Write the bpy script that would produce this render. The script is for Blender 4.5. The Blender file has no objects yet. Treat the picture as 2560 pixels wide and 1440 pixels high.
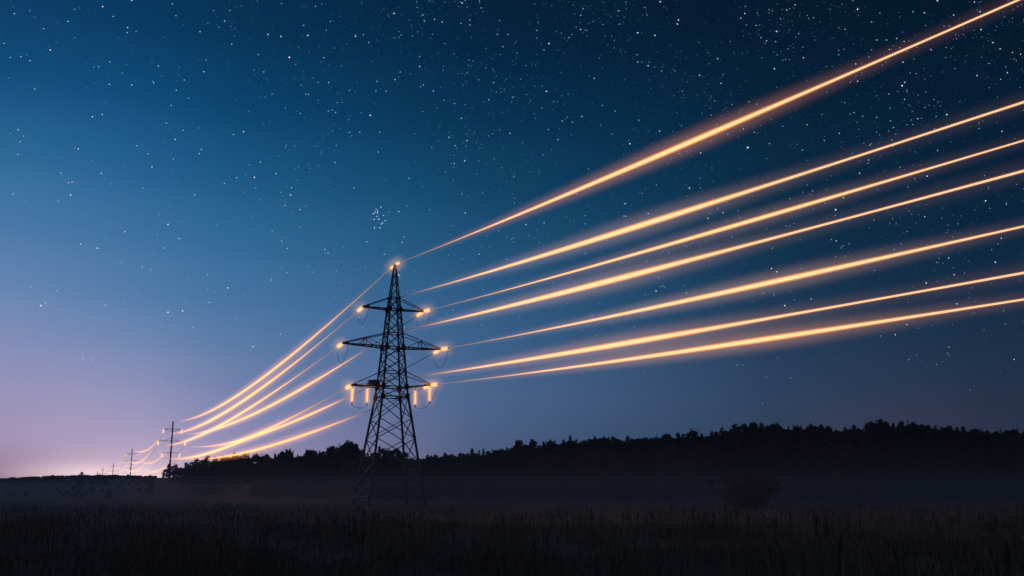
import bpy, bmesh, math, random
import numpy as np
from mathutils import Vector, Matrix

random.seed(7)
RNG = np.random.default_rng(7)
SC = bpy.context.scene
COL = SC.collection
PI = math.pi

# ------------------------------------------------------------------ camera
F = 2400.0                         # focal length in pixels of the 2560 px wide photograph
TH = math.atan(522.0 / 2400.0)     # the camera is tilted up a little
CT, ST = math.cos(TH), math.sin(TH)
EYE = np.array([0.0, 0.0, 1.7])


def ray(x, y):
    u = (x - 1280) / F
    v = (720 - y) / F
    return np.array([u, CT - v * ST, ST + v * CT])


def at_y(x, y, Y):
    d = ray(x, y)
    return EYE + d * (Y / d[1])


def project(p):
    q = np.asarray(p, float) - EYE
    dep = q[1] * CT + q[2] * ST
    return 1280 + F * q[0] / dep, 720 - F * (-q[1] * ST + q[2] * CT) / dep


cam = bpy.data.cameras.new('camera')
cam.sensor_width = 36
cam.lens = 36 * F / 2560
cam.clip_start = 0.1
cam.clip_end = 200000
camo = bpy.data.objects.new('camera', cam)
COL.objects.link(camo)
camo.location = EYE
camo.rotation_euler = (PI / 2 + TH, 0, 0)
SC.camera = camo
SC.view_settings.view_transform = 'Standard'
SC.view_settings.look = 'None'
SC.view_settings.exposure = 0
SC.view_settings.gamma = 1
SC.cycles.transparent_max_bounces = 96
SC.cycles.max_bounces = 5
SC.cycles.volume_bounces = 0
SC.cycles.sample_clamp_indirect = 1.0
SC.cycles.volume_max_steps = 512


# ------------------------------------------------------------------ helpers
def lin(c):
    out = []
    for v in c:
        v = v / 255.0
        out.append(v / 12.92 if v <= 0.04045 else ((v + 0.055) / 1.055) ** 2.4)
    return tuple(out)


class MB:
    """collects bars, boxes, tubes and loose faces for one mesh"""

    def __init__(self):
        self.v = []
        self.f = []

    def bar(self, p, q, w, h=None, sides=4):
        p = Vector(p); q = Vector(q)
        h = h or w
        d = (q - p)
        if d.length < 1e-6:
            return
        d.normalize()
        up = Vector((0, 0, 1)) if abs(d.z) < 0.95 else Vector((1, 0, 0))
        a = d.cross(up).normalized()
        b = a.cross(d)
        n = len(self.v)
        for c in (p, q):
            for k in range(sides):
                t = 2 * PI * (k + 0.5) / sides
                s = 0.7071 if sides == 4 else 0.5
                self.v.append(tuple(c + a * (math.cos(t) * w * s) + b * (math.sin(t) * h * s)))
        for k in range(sides):
            m = (k + 1) % sides
            self.f.append((n + k, n + m, n + sides + m, n + sides + k))
        self.f.append(tuple(n + k for k in reversed(range(sides))))
        self.f.append(tuple(n + sides + k for k in range(sides)))

    def tube(self, pts, rad, sides=8):
        """a tube along pts with a radius per point"""
        n = len(self.v)
        P = [Vector(p) for p in pts]
        for i, p in enumerate(P):
            d = (P[min(i + 1, len(P) - 1)] - P[max(i - 1, 0)]).normalized()
            up = Vector((0, 0, 1)) if abs(d.z) < 0.9 else Vector((1, 0, 0))
            a = d.cross(up).normalized()
            b = a.cross(d)
            r = rad[i] if hasattr(rad, '__len__') else rad
            for k in range(sides):
                t = 2 * PI * k / sides
                self.v.append(tuple(p + a * (math.cos(t) * r) + b * (math.sin(t) * r)))
        for i in range(len(P) - 1):
            for k in range(sides):
                m = (k + 1) % sides
                self.f.append((n + i * sides + k, n + i * sides + m, n + (i + 1) * sides + m, n + (i + 1) * sides + k))
        self.f.append(tuple(n + k for k in reversed(range(sides))))
        e = n + (len(P) - 1) * sides
        self.f.append(tuple(e + k for k in range(sides)))

    def build(self, name, m, parent=None, smooth=False, loc=None, rotz=None):
        me = bpy.data.meshes.new(name)
        me.from_pydata(self.v, [], self.f)
        bm = bmesh.new()
        bm.from_mesh(me)
        bmesh.ops.recalc_face_normals(bm, faces=bm.faces)
        bm.to_mesh(me)
        bm.free()
        me.update()
        if smooth:
            me.polygons.foreach_set('use_smooth', [True] * len(me.polygons))
        me.materials.append(m)
        o = bpy.data.objects.new(name, me)
        COL.objects.link(o)
        if parent is not None:
            o.parent = parent
        if loc is not None:
            o.location = loc
        if rotz is not None:
            o.rotation_euler = (0, 0, rotz)
        return o


def np_mesh(name, verts, quads, m, parent=None):
    me = bpy.data.meshes.new(name)
    nv, nq = len(verts), len(quads)
    me.vertices.add(nv)
    me.vertices.foreach_set('co', np.asarray(verts, np.float32).ravel())
    me.loops.add(nq * 4)
    me.loops.foreach_set('vertex_index', np.asarray(quads, np.int32).ravel())
    me.polygons.add(nq)
    me.polygons.foreach_set('loop_start', np.arange(0, nq * 4, 4, dtype=np.int32))
    me.polygons.foreach_set('loop_total', np.full(nq, 4, np.int32))
    me.update(calc_edges=True)
    me.materials.append(m)
    o = bpy.data.objects.new(name, me)
    COL.objects.link(o)
    if parent is not None:
        o.parent = parent
    return o


def tag(o, label=None, cat=None, group=None, kind=None):
    if label: o['label'] = label
    if cat: o['category'] = cat
    if group: o['group'] = group
    if kind: o['kind'] = kind
    return o


def empty(name, loc, rotz=0.0):
    o = bpy.data.objects.new(name, None)
    o.empty_display_size = 0.5
    COL.objects.link(o)
    o.location = loc
    o.rotation_euler = (0, 0, rotz)
    return o


def copy_tree(o, parent=None):
    c = o.copy()
    COL.objects.link(c)
    if parent is not None:
        c.parent = parent
    for ch in list(o.children):
        copy_tree(ch, c)
    return c


# ------------------------------------------------------------------ materials
def mat(name, base, rough=0.8, metal=0.0, noise=None, amount=0.5, island=0.0):
    m = bpy.data.materials.new(name)
    m.use_nodes = True
    nt = m.node_tree
    b = nt.nodes['Principled BSDF']
    b.inputs['Roughness'].default_value = rough
    b.inputs['Metallic'].default_value = metal
    b.inputs['Base Color'].default_value = (*base, 1)
    src = None
    if noise:
        tc = nt.nodes.new('ShaderNodeTexCoord')
        nz = nt.nodes.new('ShaderNodeTexNoise')
        nz.inputs['Scale'].default_value = noise
        nz.inputs['Detail'].default_value = 5
        nt.links.new(tc.outputs['Object'], nz.inputs['Vector'])
        rp = nt.nodes.new('ShaderNodeValToRGB')
        lo = tuple(c * (1 - amount) for c in base)
        hi = tuple(min(1, c * (1 + amount)) for c in base)
        rp.color_ramp.elements[0].position = 0.32
        rp.color_ramp.elements[0].color = (*lo, 1)
        rp.color_ramp.elements[1].position = 0.68
        rp.color_ramp.elements[1].color = (*hi, 1)
        nt.links.new(nz.outputs['Fac'], rp.inputs['Fac'])
        src = rp.outputs['Color']
        nt.links.new(src, b.inputs['Base Color'])
    if island:
        g = nt.nodes.new('ShaderNodeNewGeometry')
        rp = nt.nodes.new('ShaderNodeValToRGB')
        rp.color_ramp.elements[0].color = tuple(c * (1 - island) for c in base) + (1,)
        rp.color_ramp.elements[1].color = tuple(c * (1 + island) for c in base) + (1,)
        nt.links.new(g.outputs['Random Per Island'], rp.inputs['Fac'])
        nt.links.new(rp.outputs['Color'], b.inputs['Base Color'])
    return m


def emit_mat(name, color, strength, base=(0.05, 0.05, 0.05), attr=None):
    m = bpy.data.materials.new(name)
    m.use_nodes = True
    b = m.node_tree.nodes['Principled BSDF']
    b.inputs['Base Color'].default_value = (*base, 1)
    b.inputs['Roughness'].default_value = 0.5
    b.inputs['Emission Color'].default_value = (*color, 1)
    b.inputs['Emission Strength'].default_value = strength
    if attr:
        a = m.node_tree.nodes.new('ShaderNodeAttribute')
        a.attribute_name = attr
        mu = m.node_tree.nodes.new('ShaderNodeMath')
        mu.operation = 'MULTIPLY'
        mu.inputs[1].default_value = strength
        m.node_tree.links.new(a.outputs['Fac'], mu.inputs[0])
        m.node_tree.links.new(mu.outputs[0], b.inputs['Emission Strength'])
    m.cycles.emission_sampling = 'NONE'
    return m


STEEL = mat('weathered_steel', (0.06, 0.058, 0.058), 0.6, 0.0, 1.5, 0.35)
STEEL_LIT = mat('steel_lit_tone', (0.32, 0.30, 0.29), 0.5, 0.2, 2.0, 0.25)  # steel with the light on the low left braces put into its colour
CONCRETE = mat('pole_concrete', (0.11, 0.105, 0.11), 0.85, 0, 0.6, 0.25)
DARKWIRE = mat('dark_cable', (0.04, 0.04, 0.045), 0.5)
CERAMIC = mat('unlit_insulator_glass', (0.05, 0.05, 0.05), 0.3)
BARK = mat('bark', (0.055, 0.042, 0.032), 0.95, 0, 3.0, 0.4)
CONIFER = mat('conifer_needles', (0.030, 0.042, 0.030), 0.9, island=0.45)
LEAF = mat('dark_leaves', (0.040, 0.055, 0.034), 0.9, island=0.5)
RUST = mat('reddish_autumn_leaves', (0.11, 0.060, 0.038), 0.9, island=0.5)
SHRUBM = mat('shrub_leaves', (0.05, 0.055, 0.042), 0.9, island=0.4)
SOIL = mat('meadow_soil', (0.11, 0.085, 0.055), 0.95, 0, 0.35, 0.5)
GLOWGLASS = emit_mat('glowing_insulator_glass', (1.0, 0.54, 0.17), 1.25)
GLOWGLASS_FAR = emit_mat('glowing_insulator_glass_far', (1.0, 0.66, 0.28), 1.25)
WIRE_R = emit_mat('glowing_conductor', (1.0, 0.58, 0.33), 1.15, attr='glow')
WIRE_L = emit_mat('glowing_conductor_warm', (1.0, 0.54, 0.20), 1.1, attr='glow')
WIRE_F = emit_mat('glowing_conductor_far', (1.0, 0.56, 0.20), 0.95, attr='glow')


# ------------------------------------------------------------------ sky
SKYX = [0, 300, 600, 1220, 1900, 2200, 2540]
SKYY = [0, 200, 400, 600, 800, 1000, 1100, 1190]
SKY = {
    0:    [(12, 63, 104), (21, 80, 128), (50, 110, 155), (82, 126, 174), (122, 142, 187), (161, 153, 191), (168, 151, 188), (146, 112, 146)],
    300:  [(8, 56, 94), (14, 73, 120), (36, 98, 148), (66, 118, 164), (98, 134, 181), (160, 157, 194), (184, 168, 203), (228, 200, 212)],
    600:  [(6, 46, 79), (9, 62, 102), (20, 80, 126), (47, 107, 152), (77, 120, 167), (117, 134, 178), (148, 146, 189), (182, 160, 188)],
    1220: [(5, 33, 57), (6, 42, 72), (11, 60, 94), (26, 80, 118), (52, 95, 137), (76, 103, 144), (70, 95, 131), (70, 92, 126)],
    1900: [(4, 25, 46), (5, 32, 54), (9, 42, 66), (15, 50, 76), (30, 60, 89), (46, 68, 97), (46, 66, 92), (44, 62, 86)],
    2200: [(4, 25, 45), (5, 30, 52), (8, 36, 60), (13, 43, 69), (27, 52, 79), (45, 60, 86), (66, 62, 86), (60, 56, 76)],
    2540: [(4, 25, 44), (5, 28, 50), (8, 32, 55), (12, 38, 63), (24, 45, 70), (36, 50, 74), (40, 49, 70), (36, 45, 62)],
}
SKYA = np.array([[lin(c) for c in SKY[x]] for x in SKYX])      # [x][y][rgb] linear


def sky_at(x, y):
    x = min(max(x, 0), 2540); y = min(max(y, 0), 1190)
    i = min(max(int(np.searchsorted(SKYX, x) - 1), 0), len(SKYX) - 2)
    j = min(max(int(np.searchsorted(SKYY, y) - 1), 0), len(SKYY) - 2)
    s = (x - SKYX[i]) / (SKYX[i + 1] - SKYX[i]); t = (y - SKYY[j]) / (SKYY[j + 1] - SKYY[j])
    a = SKYA[i, j] * (1 - s) + SKYA[i + 1, j] * s
    b = SKYA[i, j + 1] * (1 - s) + SKYA[i + 1, j + 1] * s
    return a * (1 - t) + b * t


def sky_soft(x, y):
    acc = np.zeros(3); wsum = 0
    for dx in (-150, -75, 0, 75, 150):
        for dy in (-60, 0, 60):
            w = math.exp(-(dx / 110) ** 2 - (dy / 55) ** 2)
            yy = y + dy if y < 1060 else y + dy * 0.3
            acc += w * sky_at(x + dx, yy); wsum += w
    return acc / wsum


def build_world():
    w = bpy.data.worlds.new('World')
    SC.world = w
    w.use_nodes = True
    nt = w.node_tree
    N, L = nt.nodes, nt.links
    bg = N['Background']
    tc = N.new('ShaderNodeTexCoord')
    sep = N.new('ShaderNodeSeparateXYZ')
    L.new(tc.outputs['Generated'], sep.inputs[0])

    def math_(op, a, b=None):
        n = N.new('ShaderNodeMath'); n.operation = op
        for k, s in enumerate((a, b)):
            if s is None: continue
            if hasattr(s, 'links'): L.new(s, n.inputs[k])
            else: n.inputs[k].default_value = s
        return n.outputs[0]
    az = math_('ARCTAN2', sep.outputs[0], sep.outputs[1])
    el = math_('ARCSINE', sep.outputs[2])
    EL0, EL1 = math.radians(-2.0), math.radians(34.0)
    mr = N.new('ShaderNodeMapRange')
    mr.inputs['From Min'].default_value = EL0
    mr.inputs['From Max'].default_value = EL1
    L.new(el, mr.inputs['Value'])
    azs = [-180, -80, -48, -31, -28, -24.5, -21, -17, -13, -8, -2, 4, 10, 15, 19, 22, 26, 30, 60, 180]
    els = [-2, -0.5, 0.6, 1.6, 2.8, 4.2, 6, 8, 10.5, 13.5, 17, 21, 25, 29, 34]
    prev = None
    for k, a in enumerate(azs):
        rp = N.new('ShaderNodeValToRGB')
        rp.color_ramp.interpolation = 'CARDINAL'
        L.new(mr.outputs[0], rp.inputs['Fac'])
        es = rp.color_ramp.elements
        while len(es) > 1: es.remove(es[-1])
        aa = min(max(a, -31), 30)
        dim = 1.0
        if a <= -80: dim = 0.45
        elif a <= -48: dim = 0.8
        elif a >= 60: dim = 0.8
        if abs(a) == 180: dim = 0.5; aa = 20
        for j, e in enumerate(els):
            d = (math.sin(math.radians(aa)) * math.cos(math.radians(e)), math.cos(math.radians(aa)) * math.cos(math.radians(e)), math.sin(math.radians(e)))
            x, y = project(EYE + np.array(d) * 1000)
            c = sky_soft(x, y) * dim
            pos = (math.radians(e) - EL0) / (EL1 - EL0)
            el_ = es[0] if j == 0 else es.new(pos)
            el_.position = pos
            el_.color = (*c, 1)
        if prev is None:
            prev = rp.outputs['Color']
        else:
            m2 = N.new('ShaderNodeMapRange')
            m2.inputs['From Min'].default_value = math.radians(azs[k - 1])
            m2.inputs['From Max'].default_value = math.radians(a)
            L.new(az, m2.inputs['Value'])
            mx = N.new('ShaderNodeMix'); mx.data_type = 'RGBA'
            L.new(m2.outputs[0], mx.inputs['Factor'])
            L.new(prev, mx.inputs['A']); L.new(rp.outputs['Color'], mx.inputs['B'])
            prev = mx.outputs['Result']
    # the last light of the sunken sun: a flat bright lobe on the horizon
    ga = math.atan2(*(ray(262, 1180)[:2]))
    ge = math.asin(ray(262, 1180)[2] / np.linalg.norm(ray(262, 1180)))
    def lobe(sa, se, col, k, prev, da=0.0):
        qa = math_('POWER', math_('DIVIDE', math_('SUBTRACT', az, ga + da), math.radians(sa)), 2)
        qe = math_('POWER', math_('DIVIDE', math_('SUBTRACT', el, ge - 0.004), math.radians(se)), 2)
        g = math_('MULTIPLY', math_('POWER', 2.71828, math_('MULTIPLY', math_('ADD', qa, qe), -1.0)), k)
        cm = N.new('ShaderNodeMix'); cm.data_type = 'RGBA'; cm.blend_type = 'ADD'
        cm.inputs['B'].default_value = (*col, 1)
        L.new(g, cm.inputs['Factor']); L.new(prev, cm.inputs['A'])
        return cm.outputs['Result']
    prev = lobe(4.0, 0.6, (1.0, 0.78, 0.70), 0.55, prev)
    prev = lobe(6.5, 1.7, (0.9, 0.62, 0.75), 0.10, prev, 0.01)
    L.new(prev, bg.inputs['Color'])
    bg.inputs['Strength'].default_value = 1.0


build_world()

sun = bpy.data.lights.new('twilight_sun', 'SUN')
sun.energy = 0.035
sun.angle = math.radians(14)
sun.color = (1.0, 0.72, 0.66)
suno = bpy.data.objects.new('twilight_sun', sun)
COL.objects.link(suno)
_sd = Vector(ray(240, 1150))
suno.rotation_euler = (-_sd).to_track_quat('-Z', 'Y').to_euler()

# ------------------------------------------------------------------ skyline of the photograph (tree tops) and the land
SKYLINE = [(-200, 1207), (0, 1199), (60, 1195), (130, 1190), (170, 1188), (220, 1187), (300, 1186), (350, 1187), (390, 1182), (410, 1174), (440, 1163), (466, 1158),
           (492, 1150), (520, 1144), (587, 1137), (613, 1137), (639, 1139), (665, 1140), (688, 1136), (719, 1130), (738, 1143), (771, 1130), (785, 1129),
           (806, 1130), (830, 1117), (856, 1113), (872, 1110), (889, 1114), (903, 1128), (949, 1128), (990, 1128), (1013, 1134), (1030, 1139), (1051, 1139),
           (1070, 1136), (1113, 1133), (1150, 1132), (1180, 1127), (1217, 1130), (1250, 1123), (1300, 1107), (1334, 1107), (1375, 1106), (1391, 1112),
           (1409, 1101), (1473, 1098), (1533, 1096), (1612, 1094), (1665, 1090), (1695, 1085), (1754, 1083), (1779, 1078), (1804, 1070), (1836, 1064),
           (1882, 1061), (1943, 1061), (1971, 1066), (2027, 1063), (2052, 1066), (2071, 1071), (2090, 1075), (2113, 1072), (2146, 1071), (2166, 1063),
           (2200, 1053), (2254, 1057), (2302, 1065), (2377, 1068), (2438, 1073), (2468, 1077), (2535, 1079), (2557, 1083), (2700, 1092), (2900, 1098)]
_sx = np.array([p[0] for p in SKYLINE], float)
_sy = np.array([p[1] for p in SKYLINE], float)


def skyline_y(x):
    return float(np.interp(x, _sx, _sy))


def slope_at(y):
    v = (720 - y) / F
    return (ST + v * CT) / (CT - v * ST)


def ridge_dist(x):
    return float(np.interp(x, [-400, 380, 430, 900, 1050, 1300, 2900], [545, 545, 420, 400, 510, 530, 560]))


def tree_h(x):
    return float(np.interp(x, [-400, 380, 420, 470, 600, 800, 870, 920, 1050, 1300, 1700, 2900], [2.5, 2.5, 5, 7, 9, 12, 14, 12, 12, 15, 16, 17]))


def az_px(X, Y):
    return 1280 + F * X / (max(Y, 1.0) * 1.0236 * 0.977 / 0.977)


def from_px(x, Y):
    return (x - 1280) * Y * 1.0236 / F


_kx = np.arange(-900, 3500, 20.0)
_kz = np.array([1.7 + slope_at(skyline_y(x)) * ridge_dist(x) - tree_h(x) for x in _kx])
for _ in range(3):
    _kz = np.convolve(np.pad(_kz, 3, mode='edge'), np.ones(7) / 7, 'valid')
_kr = np.array([ridge_dist(x) for x in _kx])
for _ in range(2):
    _kr = np.convolve(np.pad(_kr, 2, mode='edge'), np.ones(5) / 5, 'valid')


def land(X, Y):
    X = np.asarray(X, float); Y = np.asarray(Y, float)
    Ys = np.maximum(Y, 1.0)
    px = 1280 + F * X / (Ys * 1.0236)
    zr = np.interp(px, _kx, _kz)
    dr = np.interp(px, _kx, _kr)
    t = np.clip((Y - 262) / (dr - 262), 0, 1)
    z = zr * (0.35 * t + 0.65 * t * t * (3 - 2 * t))
    left = np.clip((470 - px) / 60, 0, 1)
    far = np.interp(Y, [545, 700, 900, 1300, 1700, 2100, 4000], [0, 1.0, 3.6, 4.5, 10, 14, 16]) * left
    fall = -np.clip((Y - dr - 60) / 500, 0, 1) * 4 * (1 - left)
    bump = 0.16 * np.sin(X * 0.11 + 1.3) * np.sin(Y * 0.07) + 0.10 * np.sin(X * 0.23 + Y * 0.17)
    bump = bump * np.clip((Y - 5) / 20, 0, 1)
    return z + far + fall + bump


def build_ground():
    Ys = np.concatenate([np.linspace(-60, 20, 9), np.linspace(28, 240, 28), np.linspace(248, 620, 48), np.linspace(650, 2400, 36), np.linspace(2700, 9000, 14)])
    U = np.linspace(-1.25, 1.25, 181)
    V = []
    for Y in Ys:
        half = max(abs(Y), 90.0)
        X = U * half
        Z = land(X, np.full_like(X, Y))
        if Y < 1: Z = Z * 0
        for x, z in zip(X, Z): V.append((x, Y, z))
    n = len(U)
    Q = []
    for i in range(len(Ys) - 1):
        for j in range(n - 1):
            a = i * n + j
            Q.append((a, a + 1, a + n + 1, a + n))
    o = np_mesh('ground', V, Q, SOIL)
    o.data.polygons.foreach_set('use_smooth', [True] * len(o.data.polygons))
    tag(o, 'dark rough meadow rising to low wooded hills', 'ground', kind='structure')


build_ground()


# ------------------------------------------------------------------ foliage
def leaf_quads(centers, size, rng, flat=0.0):
    """one diamond leaf clump per centre, random orientation"""
    n = len(centers)
    a = rng.normal(size=(n, 3)); a[:, 2] *= (1 - flat)
    a /= np.linalg.norm(a, axis=1)[:, None]
    b = rng.normal(size=(n, 3)); b[:, 2] *= (1 - flat)
    b -= (a * b).sum(1)[:, None] * a
    b /= np.linalg.norm(b, axis=1)[:, None]
    s = size * rng.uniform(0.6, 1.3, n)[:, None]
    V = np.empty((n, 4, 3))
    V[:, 0] = centers - a * s
    V[:, 1] = centers + b * s * 0.45
    V[:, 2] = centers + a * s
    V[:, 3] = centers - b * s * 0.45
    return V.reshape(-1, 3), np.arange(n * 4).reshape(-1, 4)


def leafy_crown(rng, H, R, base, clumps, per, leaf, top=1.0):
    pts = []
    for k in range(clumps):
        z = base + (H - base) * rng.uniform(0.05, 0.97)
        f = (z - base) / (H - base)
        rr = R * (math.sin(PI * min(1, f * 0.84 + 0.15)) ** 1.0) * top
        t = rng.uniform(0, 2 * PI)
        r = rr * math.sqrt(rng.uniform(0.05, 1))
        c = np.array([r * math.cos(t), r * math.sin(t), z])
        cr = R * rng.uniform(0.16, 0.34)
        q = rng.normal(size=(per, 3)); q /= np.linalg.norm(q, axis=1)[:, None]
        q *= (rng.uniform(0.2, 1, per) ** 0.5)[:, None] * cr
        q[:, 2] *= 0.8
        pts.append(c + q)
    # a few sprays standing above the crown
    for k in range(5):
        t = rng.uniform(0, 2 * PI); r = R * 0.5 * rng.uniform(0, 1)
        zz = np.linspace(H * 0.88, H * rng.uniform(0.98, 1.08), 14)
        pts.append(np.stack([r * math.cos(t) + rng.normal(0, R * 0.02, 14), r * math.sin(t) + rng.normal(0, R * 0.02, 14), zz], 1))
    P = np.concatenate(pts)
    P[:, 2] = np.maximum(P[:, 2], base * 0.8)
    return leaf_quads(P, leaf, rng)


def conifer_crown(rng, H, R, base, leaf, pine=False):
    pts = []
    z = base
    while z < H * 0.985:
        f = (z - base) / (H - base)
        rr = R * ((1 - f) ** (0.55 if pine else 0.9)) + 0.10
        if pine: rr *= rng.uniform(0.65, 1.15)
        nb = 7 if f < 0.7 else 5
        ph = rng.uniform(0, 6.28)
        for k in range(nb):
            t = ph + 2 * PI * k / nb + rng.normal(0, 0.2)
            L = rr * rng.uniform(0.6, 1.15)
            n = max(3, int(L / (leaf * 0.55)))
            s = np.linspace(0.1, 1, n)
            droop = (0.12 if pine else -0.35)
            q = np.stack([np.cos(t) * L * s, np.sin(t) * L * s, z + droop * L * s + rng.normal(0, 0.10, n)], 1)
            pts.append(q)
            pts.append(q + rng.normal(0, leaf * 0.5, q.shape))
        z += (H - base) / (15 if pine else 19) * rng.uniform(0.8, 1.2)
    pts.append(np.stack([np.zeros(10), np.zeros(10), np.linspace(H * 0.93, H * 1.02, 10)], 1))
    return leaf_quads(np.concatenate(pts), leaf, rng, 0.35)


def make_trunk(H, r, rng, limbs, name, parent):
    m = MB()
    m.tube([(0, 0, -0.6), (0.02 * H, 0, H * 0.35), (-0.01 * H, 0.01 * H, H * 0.7), (0, 0, H * 0.93)], [r * 1.2, r * 0.85, r * 0.5, r * 0.12], 7)
    for k in range(limbs):
        z = H * rng.uniform(0.3, 0.75); t = rng.uniform(0, 6.28); L = H * rng.uniform(0.14, 0.26)
        m.tube([(0, 0, z), (math.cos(t) * L * 0.5, math.sin(t) * L * 0.5, z + L * 0.35), (math.cos(t) * L, math.sin(t) * L, z + L * 0.9)], [r * 0.4, r * 0.25, r * 0.06], 5)
    return m.build(name, BARK, parent)


def vase_crown(rng):
    """wide uneven crown on spreading limbs, narrow below, 10 m tall and about 17 m wide"""
    pts = []
    for k in range(60):
        t = rng.uniform(0, 2 * PI); u = rng.uniform(0, 1) ** 0.6
        reach = (7.6 + 1.6 * math.sin(3 * t + 0.6)) * u
        z = 2.6 + 0.36 * reach + rng.uniform(-1.8, 2.0) + (1 - u) * 3.6
        z = min(z, 9.6 - 0.25 * reach)
        cr = rng.uniform(0.6, 1.7)
        q = rng.normal(size=(80, 3)); q /= np.linalg.norm(q, axis=1)[:, None]
        q *= (rng.uniform(0.1, 1, 80) ** 0.6)[:, None] * cr
        q[:, 2] *= 0.6
        pts.append(np.array([reach * math.cos(t), reach * math.sin(t), z]) + q)
    for k in range(46):
        t = rng.uniform(0, 2 * PI); z = rng.uniform(0.8, 5.0); r = math.sqrt(rng.uniform(0, 1)) * (2.4 + 0.85 * z)
        q = rng.normal(size=(60, 3)) * [0.75, 0.75, 0.6]
        pts.append(np.array([r * math.cos(t), r * math.sin(t), z]) + q)
    P = np.concatenate(pts)
    P[:, 2] = np.maximum(P[:, 2], 0.3)
    return leaf_quads(P, 0.34, rng)


PROTO = {}


def proto(kind, i):
    """one tree of each kind, 10 m tall, copied and scaled; made only once"""
    key = (kind, i)
    if key in PROTO: return PROTO[key]
    rng = np.random.default_rng(100 + i * 17 + {'leafy': 0, 'spruce': 1000, 'pine': 2000, 'bush': 3000, 'shrub': 4000}[kind])
    name = {'leafy': 'leafy_tree', 'spruce': 'spruce_tree', 'pine': 'pine_tree', 'bush': 'round_tree', 'shrub': 'shrub'}[kind]
    root = empty(name, (0, 0, 0))
    H = 10.0
    if kind == 'leafy':
        V, Q = leafy_crown(rng, H, rng.uniform(3.0, 4.0), 1.0, 34, 46, 0.42)
        m = LEAF
    elif kind == 'spruce':
        V, Q = conifer_crown(rng, H, rng.uniform(1.7, 2.2), 1.0, 0.42)
        m = CONIFER
    elif kind == 'pine':
        V, Q = conifer_crown(rng, H, rng.uniform(2.1, 2.7), 2.4, 0.46, True)
        m = CONIFER
    elif kind == 'bush':
        V, Q = vase_crown(rng)
        m = RUST
    else:
        V, Q = leafy_crown(rng, H, rng.uniform(4.0, 5.5), 0.4, 40, 60, 0.42)
        m = SHRUBM
    make_trunk(H, {'bush': 0.35, 'shrub': 0.25}.get(kind, 0.22), rng, 8 if kind in ('leafy', 'bush', 'shrub') else 2, 'trunk', root)
    np_mesh('crown', V, Q, m, root)
    PROTO[key] = [root, False]
    return PROTO[key]


def plant(kind, i, X, Y, H, label, cat='tree', group=None, wide=1.0, z=None):
    p = proto(kind, i)
    if not p[1]:
        o = p[0]; p[1] = True
    else:
        o = copy_tree(p[0])
    if z is None: z = float(land(X, Y))
    o.location = (X, Y, z - 0.1)
    o.rotation_euler = (0, 0, random.uniform(0, 6.28))
    s = H / 10.0
    o.scale = (s * wide, s * wide, s)
    if 'group' in o: del o['group']
    tag(o, label, cat, group)
    return o


# trees one can tell apart along the skyline: (pixel x, pixel y of the top, kind)
NAMED = {
    872: 'bushy tree with the highest ragged top left of the big pylon',
    830: 'rounded broad tree just left of the tallest bushy tree by the pylon',
    719: 'tall dark tree under the lowest left wire, with a notch to its right',
    949: 'slim dark tree seen through the lattice between the left pylon legs',
    1180: 'thin spiky tree standing over the low woods right of the pylon',
    1425: 'pointed spruce spiking above the right-hand ridge',
    2200: 'dark pine on the highest point of the right-hand ridge',
    1299: 'double-topped tree where the right-hand ridge steps up',
    424: 'small bushy tree at the foot of the nearest concrete pole',
}
TOPS = [(410, 1173), (424, 1160), (440, 1161), (466, 1157), (492, 1147), (505, 1150), (520, 1141), (540, 1144), (560, 1142), (587, 1134), (613, 1134), (639, 1136), (665, 1137),
        (688, 1133), (705, 1131), (719, 1125), (728, 1131), (771, 1127), (785, 1127), (806, 1130), (824, 1122), (830, 1119), (843, 1119), (856, 1112), (872, 1104), (889, 1112), (903, 1126), (920, 1131),
        (949, 1113), (961, 1122), (975, 1126), (990, 1124), (1013, 1133), (1070, 1135), (1113, 1132), (1150, 1132), (1180, 1119), (1198, 1125), (1209, 1121),
        (1250, 1122), (1268, 1118), (1299, 1103), (1313, 1111), (1334, 1102), (1359, 1105), (1375, 1102), (1391, 1113), (1409, 1098), (1425, 1088), (1440, 1097), (1473, 1097),
        (1487, 1091), (1509, 1094), (1533, 1091), (1569, 1091), (1612, 1094), (1665, 1088), (1695, 1083), (1733, 1078), (1754, 1083), (1779, 1078), (1804, 1069),
        (1836, 1061), (1860, 1063), (1882, 1059), (1904, 1058), (1943, 1057), (1971, 1066), (1996, 1065), (2027, 1058), (2052, 1062), (2071, 1069), (2090, 1074), (2113, 1069),
        (2134, 1063), (2146, 1071), (2166, 1060), (2179, 1056), (2200, 1049), (2213, 1053), (2233, 1057), (2254, 1054), (2281, 1057), (2302, 1063), (2320, 1064), (2338, 1064),
        (2377, 1065), (2392, 1068), (2407, 1067), (2438, 1071), (2453, 1072), (2468, 1076), (2490, 1078), (2515, 1078), (2535, 1075), (2557, 1081)]
extra = []
for a, b in zip(TOPS[:-1], TOPS[1:]):
    gap = b[0] - a[0]
    n = int(gap // 13)
    for k in range(1, n + 1):
        t = k / (n + 1)
        if 1030 < a[0] + gap * t < 1062: continue
        extra.append((a[0] + gap * t + random.uniform(-2, 2), a[1] * (1 - t) + b[1] * t + (random.uniform(4, 18) if a[0] < 1030 else random.uniform(3, 12))))
GRP = [(1035, 'woods on the low rise left of and behind the pylon'), (1660, 'ridge-top trees between the pylon and the middle of the right ridge'), (9999, 'ridge-top trees at the right end of the ridge')]
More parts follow.
